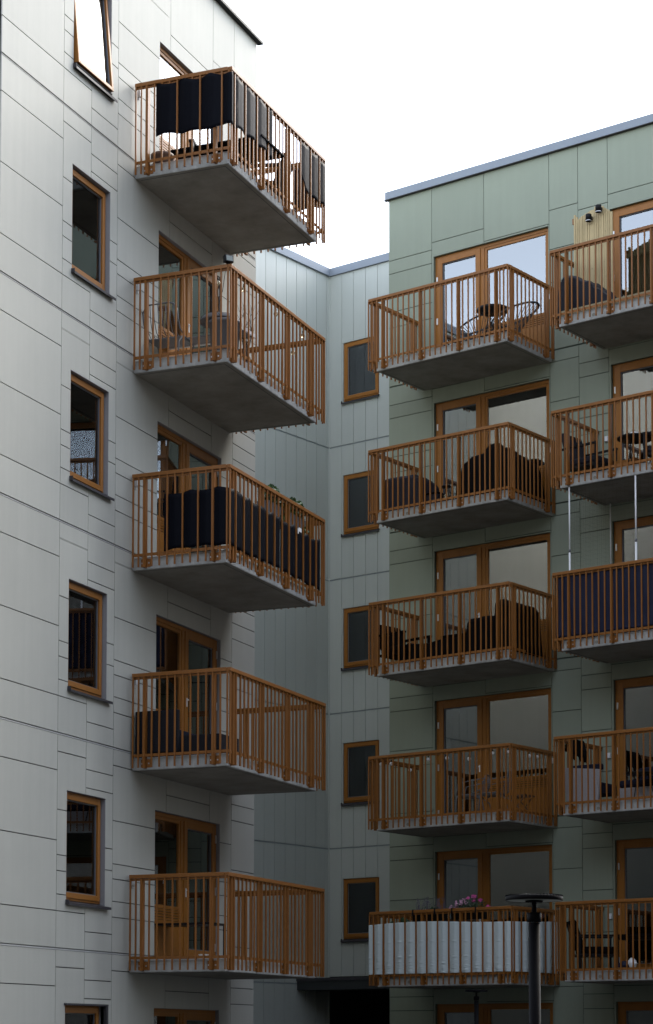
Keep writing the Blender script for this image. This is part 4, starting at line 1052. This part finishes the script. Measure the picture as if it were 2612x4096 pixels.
for k in range(34):
    a = rnd.uniform(0, 6.28); e = rnd.uniform(0.1, 0.24); H = rnd.uniform(0.16, 0.40); ca, sa = math.cos(a), math.sin(a)
    m.add([(0.012 * -sa, 0.012 * ca, 0.71), (0.012 * sa, -0.012 * ca, 0.71), (e * 0.5 * ca - 0.01 * sa, e * 0.5 * sa + 0.01 * ca, 0.71 + H), (e * ca, e * sa, 0.71 + H * 0.8)], [(0, 1, 3, 2)])
m.build('leaves', M['leaf_dark'], t)

# --- outer column, top: batten screen with two lamps, covered grill, deck edge
zb = BZ(0)
t = thing('batten_screen', 'tall screen of vertical pine battens behind the railing, left of the top outer window', 'screen', (1.55, 0.1, zb), fr_right, (0, 1))
U = 0.50
prof = [(0.985, 1.60)]
us_ = []
x = 1.06; k = 0; rnd = random.Random(4)
def ztop_b(u_): # ragged top line of the screen: steps up from the left
    s = (u_ - 1.06) / 0.72
    if s < 0.10: return 2.02 - s * 0.8
    if s < 0.68: return 1.93 + (s - 0.10) * 0.30
    return 2.10 - (s - 0.68) * 0.55
while x < 1.79:
    wd = rnd.choice([0.028, 0.034, 0.045, 0.028, 0.095 if 0.25 < (x - 1.06) / 0.72 < 0.9 and k % 5 == 3 else 0.03])
    s_ = (x - 1.06) / 0.72; w_ = 0.98 - 0.0 * s_
    m = MB(fr_right); m.box((x, 0.86 + rnd.uniform(-.004, .004), zb + 0.02), (x + wd, 0.882 + rnd.uniform(0, .012), zb + ztop_b(x) + rnd.uniform(-.004, .004))); m.build('batten', M['wood'], t)
    x += wd + 0.007; k += 1
for zz in (0.35, 1.1, 1.8):
    m = MB(fr_right); m.box((1.05, 0.80, zb + zz), (1.79, 0.845, zb + zz + 0.07)); m.build('crossbar', M['wood'], t)
m = MB(fr_right); m.box((1.03, 0.85, zb + 1.86), (1.058, 0.89, zb + 1.96)); m.build('end_block', M['rail'], t)
for (u_, z_, lab) in ((1.41, 1.86, 'black down pointing cylinder wall lamp, lower left of the pair on the pine battens'), (1.61, 1.975, 'black down pointing cylinder wall lamp, upper right of the pair on the pine battens')):
    L_ = tag(empty('wall_lamp', fr_right(u_, 0.90, zb + z_), DL), lab, 'lamp', 'black cylinder lamps on the pine battens')
    m = LM(); m.lathe([(0.001, 0.07), (0.052, 0.07), (0.054, 0.065), (0.054, -0.05), (0.050, -0.05), (0.050, -0.02), (0.001, -0.02)], c=(0, -0.07, 0), seg=20, cap=False); m.build('body', M['black'], L_)
    m = LM(); m.lathe([(0.0545, -0.052), (0.0545, -0.040), (0.051, -0.040), (0.051, -0.052)], c=(0, -0.07, 0), seg=20, cap=False); m.build('ring', M['bolt'], L_)
    m = LM(); m.box((-0.035, -0.035, -0.02), (0.035, 0.012, 0.045)); m.build('mount', M['black'], L_)
cover('dark navy weather cover bulging in front of the pine battens', (1.55, 1.15, zb), fr_right, (0, 1), 0.98, 0.55, [(0, 0.70), (0.12, 0.78), (0.3, 0.76), (0.55, 0.60), (0.8, 0.42), (1, 0.22)], 'cover_navy', seed=31, rough=0.045)
t = thing('deck_board', 'raised timber deck edge along the front of the top outer balcony', 'decking', (2.6, 1.3, zb), fr_right, (0, 1))
m = MB(fr_right); m.box((1.14, 1.40, zb + 0.004), (3.9, 1.49, zb + 0.10)); m.build('edge_board', M['decking'], t)
for k in range(9):
    m = MB(fr_right); m.box((1.14, 0.06 + k * 0.147, zb + 0.03), (3.9, 0.195 + k * 0.147, zb + 0.055)); m.build('board', M['decking'], t)
# --- outer column, second: black chairs and round table with bowl
zb = BZ(1)
lounge_chair('slim black armchair facing right, left of the round table on the second outer balcony', (1.33, 0.85, zb), fr_right, (1, 0.1), (M['cover_navy'], M['black']), None, w=0.66, seat=0.42, back=0.92, slim=True)
round_table('large round black table carrying a white bowl on the second outer balcony', (2.24, 0.85, zb), fr_right, r=0.31, h=0.66, rim=False)
t = thing('bowl', 'upturned white bowl on the large round black table', 'bowl', (2.22, 0.85, zb + 0.668), fr_right, (0, 1))
m = LM(); m.lathe([(0.10, 0.0), (0.115, 0.005), (0.11, 0.05), (0.07, 0.09), (0.03, 0.10), (0.001, 0.10)], seg=20, cap=False); m.build('bowl', M['white'], t); m = LM(); m.lathe([(0.001, 0.101), (0.03, 0.101), (0.03, 0.112), (0.001, 0.112)], seg=14, cap=False); m.build('foot', M['white'], t)
lounge_chair('black armchair right of the round table, at the edge of the picture', (2.85, 0.75, zb), fr_right, (-1, 0.2), (M['cover_navy'], M['black']), None, w=0.7, seat=0.42, back=0.80)
t = thing('slatted_crate', 'orange brown slatted crate on the floor between armchair and round table', 'crate', (1.85, 0.45, zb), fr_right, (0, 1))
for k in range(5):
    m = LM(); m.box((-0.2, -0.16, 0.04 + k * 0.075), (0.2, -0.145, 0.09 + k * 0.075)); m.box((-0.2, 0.145, 0.04 + k * 0.075), (0.2, 0.16, 0.09 + k * 0.075)); m.build('slat', M['frame'], t)
for sx in (-1, 1):
    m = LM(); m.box((sx * 0.2 - 0.012, -0.17, 0), (sx * 0.2 + 0.012, 0.17, 0.42)); m.build('side', M['frame'], t)
# --- outer column, third: blue cloth, white poles, bird net
zb = BZ(2); zr = RA0 + DBZ - FH * 2
bars = {0: (sideA, 'w', 1), 1: ([x + DB for x in allA], 'u', 0), 2: (sideA, 'w', 1)}
screen('privacy_screen', 'dark blue canvas filling the whole railing below the white net poles', fr_right, [(1.045, 0.10), (1.045, 1.535), (4.02, 1.535)],
       zr - 0.075, zb + 0.05, M['cloth_blue'], (lambda k, p: 0.0), None, sag=0.006, amp=0.012, seed=6.0, eyelets=0.98, rows=30)
zc = RA0 + DBZ - FH - 1.37
for (u_, w_, r_, lab) in ((1.30, 1.50, 0.014, 'white telescopic pole at the left front of the netted balcony'), (2.60, 1.50, 0.016, 'white telescopic pole at the right front of the netted balcony'), (1.30, 0.10, 0.012, 'white telescopic pole at the wall, behind the bird net')):
    t = empty('net_pole', fr_right(u_, w_, zb), DL); tag(t, lab, 'pole', 'white poles of the bird net')
    m = MB(fr_right); m.tube([(u_, w_, zb + 0.004), (u_, w_, zb + 1.55)], r_ * 1.15, 10); m.build('lower_tube', M['white'], t)
    m = MB(fr_right); m.tube([(u_, w_, zb + 1.552), (u_, w_, zc - 0.006)], r_ * 0.9, 10); m.build('upper_tube', M['white'], t)
    m = MB(fr_right); m.tube([(u_, w_, zb + 1.52), (u_, w_, zb + 1.57)], r_ * 1.35, 10); m.build('collar', M['planter'], t)
t = empty('bird_net', fr_right(1.3, 1.5, zr), DL); tag(t, 'fine dark bird net stretched between the white poles', 'net')
m = MB(fr_right)
def net(p0, p1, za_, zb_, st=0.075):
    a, b = Vector(p0), Vector(p1); L_ = (b - a).length; n = int(L_ / st)
    for i in range(n + 1):
        q = a.lerp(b, i / n); m.tube([(q.x, q.y, za_), (q.x, q.y, zb_)], 0.0005, 3)
    k = int((zb_ - za_) / st)
    for j in range(k + 1):
        z = za_ + (zb_ - za_) * j / k; m.tube([(a.x, a.y, z), (b.x, b.y, z)], 0.0005, 3)
net((1.30, 1.49), (1.30, 0.11), zr - 0.6, zc - 0.01); net((1.315, 1.50), (3.7, 1.50), zr + 0.002, zc - 0.01)
m.build('netting', M['black'], t)
# --- outer column, fourth: tweed armchair, jacket, sofa, table, plant
zb = BZ(3); zr = RA0 + DBZ - FH * 3
t = thing('armchair', 'armchair with a pale tweed back seen from behind, below the hanging jacket', 'armchair', (1.55, 0.92, zb), fr_right, (1, -0.25))
m = MB(fr_right); m.prism([(0.99, 0.10), (1.62, 0.06), (1.66, 0.62), (0.93, 0.70)], 1.10, 1.16, axis=1)
m.v = [Vector(v) + Vector((0, 0, zb)) for v in m.v]; m.build('backrest', M['tweed'], t, bevel=0.015)
m = MB(fr_right); m.box((1.02, 0.45, zb + 0.22), (1.60, 1.09, zb + 0.42)); m.build('seat', M['navy'], t, bevel=0.03)
m = MB(fr_right); m.box((1.0, 1.0, zb + 0.62), (1.66, 1.09, zb + 0.73)); m.build('head_cushion', M['navy'], t, bevel=0.03)
for (a, b) in ((1.05, 1.08), (1.56, 1.08), (1.05, 0.5), (1.56, 0.5)):
    m = MB(fr_right); m.box((a - 0.02, b - 0.02, zb), (a + 0.02, b + 0.02, zb + 0.22)); m.build('leg', M['black'], t)
t = thing('jacket', 'black jacket hung over the side rail above the tweed armchair', 'jacket', (1.03, 0.95, zr - 0.4), fr_right, (0, 1))
m = MB(fr_right)
def jk(side):
    def fn(a, b):
        w_ = 0.66 + 0.46 * a; z = zr + 0.012 - b * (0.38 if side > 0 else 0.22) * (1 - 0.25 * abs(math.sin(a * 7)))
        return (1.02 + side * (0.035 + 0.05 * b) + 0.02 * nz1(a * 5, b * 5, 3), w_ + 0.02 * nz1(a * 3, b * 7, 1), z + 0.01 * nz1(a * 9, 1))
    return fn
m.grid(jk(1), 22, 14); m.grid(jk(-1), 22, 12); m.grid(lambda a, b: (1.02 - 0.037 + 0.074 * b, 0.66 + 0.46 * a, zr + 0.018 + 0.006 * nz1(a * 9, b)), 22, 3)
m.build('body', M['cover_black'], t, thick=0.012, merge=True)
for (a, l) in ((0.70, 0.36), (1.08, 0.34)):
    m = MB(fr_right); m.tube([(1.06, a, zr - 0.02), (1.10, a + 0.01, zr - 0.18), (1.10, a, zr - l)], [0.03, 0.036, 0.026], 8); m.build('sleeve', M['cover_black'], t)
t = thing('sofa', 'pale tweed sofa with dark blue cushions under the window of the fourth outer balcony', 'sofa', (2.2, 0.3, zb), fr_right, (0, 1))
m = MB(fr_right); m.box((1.78, 0.03, zb + 0.05), (3.35, 0.72, zb + 0.32)); m.build('base', M['tweed'], t, bevel=0.02)
m = MB(fr_right); m.box((1.78, 0.05, zb + 0.325), (3.3, 0.74, zb + 0.45)); m.build('seat_cushion', M['navy'], t, bevel=0.04)
m = MB(fr_right); m.prism([(1.80, 0.42), (2.34, 0.42), (2.30, 0.74), (1.86, 0.72)], 0.06, 0.2, axis=1); m.v = [Vector(v) + Vector((0, 0, zb)) for v in m.v]; m.build('back_cushion', M['navy'], t, bevel=0.04)
m = MB(fr_right); m.prism([(2.32, 0.45), (2.52, 0.45), (2.58, 0.72), (2.42, 0.74)], 0.2, 0.3, axis=1); m.v = [Vector(v) + Vector((0, 0, zb)) for v in m.v]; m.build('throw_cushion', M['tweed'], t, bevel=0.03)
round_table('low round black table with thin splayed legs in front of the tweed sofa', (2.42, 1.05, zb), fr_right, r=0.30, h=0.50, rim=False)
t = thing('potted_plant', 'bushy green plant in a pale pot on the sill box of the fourth outer balcony', 'plant', (2.72, 0.12, zb + 0.50), fr_right, (0, 1))
m = LM(); m.lathe([(0.001, 0), (0.08, 0), (0.11, 0.17), (0.10, 0.17), (0.001, 0.15)], seg=18, cap=False); m.build('pot', M['lamp_glass'], t)
m = LM(); leaves(m, (0, -0.02, 0.42), 0.28, 260, 0.06, 3, (0.95, 0.6, 1.0)); m.build('leaves', M['leaf_dark'], t)
m = LM(); m.tube([(0, 0, 0.15), (0.02, 0, 0.3), (-0.03, 0, 0.5)], 0.006, 5); m.tube([(0, 0, 0.15), (-0.06, 0, 0.4)], 0.005, 5); m.build('stem', M['leaf_dark'], t)
t = thing('side_cabinet', 'narrow orange brown stand below the bushy potted plant', 'stand', (2.8, 0.12, zb), fr_right, (0, 1))
m = LM(); m.box((-0.25, -0.1, 0.0), (0.25, 0.06, 0.46)); m.build('body', M['frame'], t); m = LM(); m.box((-0.27, -0.12, 0.461), (0.27, 0.07, 0.495)); m.build('top', M['frame'], t)
# --- outer column, fifth: black chair, table, toy
zb = BZ(4)
lounge_chair('black mesh armchair behind the railing at the left of the lowest outer balcony', (1.35, 0.85, zb), fr_right, (0.75, -0.65), (M['cover_black'], M['black']), None, w=0.72, seat=0.43, back=0.88, slim=True)
t = thing('dining_table', 'dark rectangular table beside the black mesh armchair', 'table', (2.2, 0.7, zb), fr_right, (0, 1))
m = LM(); m.box((-0.38, -0.3, 0.60), (0.42, 0.3, 0.63)); m.build('table_top', M['cover_black'], t)
for sx in (-0.35, 0.39):
    for sy in (-0.27, 0.27):
        m = LM(); m.box((sx - 0.018, sy - 0.018, 0), (sx + 0.018, sy + 0.018, 0.60)); m.build('leg', M['black'], t)
m = LM(); m.box((-0.36, -0.28, 0.54), (0.4, 0.28, 0.598)); m.build('apron', M['cover_black'], t)
lounge_chair('black chair right of the dark table at the picture edge', (2.95, 0.8, zb), fr_right, (-1, 0), (M['cover_black'], M['black']), None, w=0.6, seat=0.44, back=0.95, arm=False, slim=True)
t = thing('shopping_bag', 'crumpled blue and white plastic bag on the floor by the dark table', 'bag', (2.1, 1.1, zb), fr_right, (0, 1))
m = LM(); m.grid(lambda a, b: (0.17 * math.cos(a * 6.283) * math.sin(0.3 + b * 2.6) + 0.03 * nz1(a * 9, b * 9, 1), 0.11 * math.sin(a * 6.283) * math.sin(0.3 + b * 2.6) + 0.03 * nz1(a * 7, b * 9, 5), 0.004 + 0.16 * b + 0.02 * abs(nz1(a * 9, b * 4))), 20, 10); m.build('body', M['cloth_blue'], t, merge=True)
m = LM(); m.grid(lambda a, b: (0.14 + 0.09 * math.cos(a * 6.283) * math.sin(0.3 + b * 2.6) + 0.03 * nz1(a * 9, b * 9, 2), -0.02 + 0.07 * math.sin(a * 6.283) * math.sin(0.3 + b * 2.6) + 0.02 * nz1(a * 7, b * 9, 6), 0.02 + 0.20 * b), 18, 10); m.build('crumpled_paper', M['white'], t, merge=True)

# ================================================================== STREET LAMPS
def street_lamp(label, loc, hgt, sc, n=48):
    t = tag(empty('street_lamp', loc), label, 'street lamp', 'flat disc path lamps'); r = 0.186 * sc
    m = LM(); m.lathe([(0.038 * sc, 0.0), (0.038 * sc, hgt - 0.155 * sc)], seg=20); m.build('pole', M['lamp_dark'], t)
    m = LM(); m.lathe([(0.046 * sc, hgt - 0.15 * sc), (0.046 * sc, hgt - 0.09 * sc), (0.030 * sc, hgt - 0.088 * sc)], seg=20); m.build('collar', M['lamp_dark'], t)
    m = LM(); m.lathe([(0.016 * sc, hgt - 0.10 * sc), (0.016 * sc, hgt - 0.012 * sc)], seg=14); m.build('neck', M['lamp_dark'], t)
    m = LM(); m.lathe([(0.055 * sc, hgt - 0.022 * sc), (0.060 * sc, hgt - 0.012 * sc)], seg=24); m.build('driver_plate', M['lamp_dark'], t)
    m = LM(); m.lathe([(0.001, hgt - 0.010 * sc), (r * 0.97, hgt - 0.010 * sc), (r * 0.97, hgt - 0.002 * sc)], seg=40, cap=False); m.build('diffuser', M['lamp_glass'], t)
    m = LM(); m.lathe([(r * 0.972, hgt - 0.012 * sc), (r, hgt - 0.010 * sc), (r, hgt + 0.012 * sc), (r * 0.96, hgt + 0.018 * sc), (0.001, hgt + 0.020 * sc)], seg=40, cap=False); m.build('head', M['lamp_dark'], t)
    m = LM()
    for k in range(n):
        a = 2 * math.pi * k / n; c_a, s_a = math.cos(a), math.sin(a); w_ = 0.0022 * sc
        a0, a1 = r * 0.86, r * 1.004
        m.add([(a0 * c_a - w_ * s_a, a0 * s_a + w_ * c_a, hgt + 0.016 * sc), (a1 * c_a - w_ * s_a, a1 * s_a + w_ * c_a, hgt + 0.012 * sc), (a1 * c_a + w_ * s_a, a1 * s_a - w_ * c_a, hgt + 0.012 * sc), (a0 * c_a + w_ * s_a, a0 * s_a - w_ * c_a, hgt + 0.016 * sc),
               (a0 * c_a, a0 * s_a, hgt + 0.026 * sc), (a1 * c_a, a1 * s_a, hgt + 0.024 * sc)], [(0, 1, 5, 4), (3, 4, 5, 2), (1, 2, 5), (0, 4, 3)])
    m.build('cooling_fins', M['lamp_dark'], t)
    return t
street_lamp('large dark disc street lamp standing close in front of the white canvas balcony', (10.004, -12.694, GROUND), 2.53, 1.0)
street_lamp('distant thin disc lamp almost lost in shadow below the white canvas balcony', (3.83, 4.68, GROUND), 2.40, 0.90)
# ================================================================== CAMERA, LIGHT, WORLD
cam = bpy.data.cameras.new('camera'); co = bpy.data.objects.new('camera', cam); COL.objects.link(co)
yaw, pit, rol = -0.390273, 0.067588, 0.001003
f = Vector((math.sin(yaw) * math.cos(pit), math.cos(yaw) * math.cos(pit), math.sin(pit)))
r = Vector((math.cos(yaw), -math.sin(yaw), 0)); u = r.cross(f)
c_, s_ = math.cos(rol), math.sin(rol)
r, u = c_ * r + s_ * u, -s_ * r + c_ * u
mw = Matrix(((r.x, u.x, -f.x, 14.07525), (r.y, u.y, -f.y, -26.12283), (r.z, u.z, -f.z, -12.36957), (0, 0, 0, 1)))
co.matrix_world = mw
cam.sensor_fit = 'HORIZONTAL'; cam.sensor_width = 36; cam.lens = 8652.86 / 2612 * 36
cam.shift_x = 0.0; cam.shift_y = (3597.285 - 2048) / 2612
cam.clip_start = 0.1; cam.clip_end = 3000
SC.camera = co

SUN_EL, SUN_AZ = R_(42), R_(18)     # azimuth from +Y towards +X (over the right block)
sd = Vector((math.sin(SUN_AZ) * math.cos(SUN_EL), math.cos(SUN_AZ) * math.cos(SUN_EL), math.sin(SUN_EL)))
sl = bpy.data.lights.new('sun', 'SUN'); sl.energy = 0.65; sl.angle = R_(35); sl.color = (1.0, 0.92, 0.78)
so = bpy.data.objects.new('sun', sl); COL.objects.link(so); so.rotation_euler = (-sd).to_track_quat('-Z', 'Y').to_euler(); so.location = (0, 0, 30)
w = bpy.data.worlds.new('World'); SC.world = w; w.use_nodes = True
nt = w.node_tree; bg = nt.nodes['Background']; sky = nt.nodes.new('ShaderNodeTexSky'); sky.sky_type = 'NISHITA'; sky.sun_disc = False
sky.sun_elevation = SUN_EL; sky.sun_rotation = SUN_AZ
sky.air_density = 1.0; sky.dust_density = 1.0; sky.ozone_density = 1.0
hs = nt.nodes.new('ShaderNodeHueSaturation'); hs.inputs['Saturation'].default_value = 0.45; hs.inputs['Value'].default_value = 1.0
nt.links.new(sky.outputs[0], hs.inputs['Color']); nt.links.new(hs.outputs[0], bg.inputs['Color']); bg.inputs['Strength'].default_value = 0.15
SC.view_settings.view_transform = 'Standard'; SC.view_settings.look = 'None'; SC.view_settings.exposure = 2.2; SC.view_settings.gamma = 1.0
SC.render.engine = 'CYCLES'
SC.cycles.max_bounces = 8; SC.cycles.transparent_max_bounces = 12
SC.cycles.use_denoising = True
SC.cycles.sample_clamp_indirect = 5.0
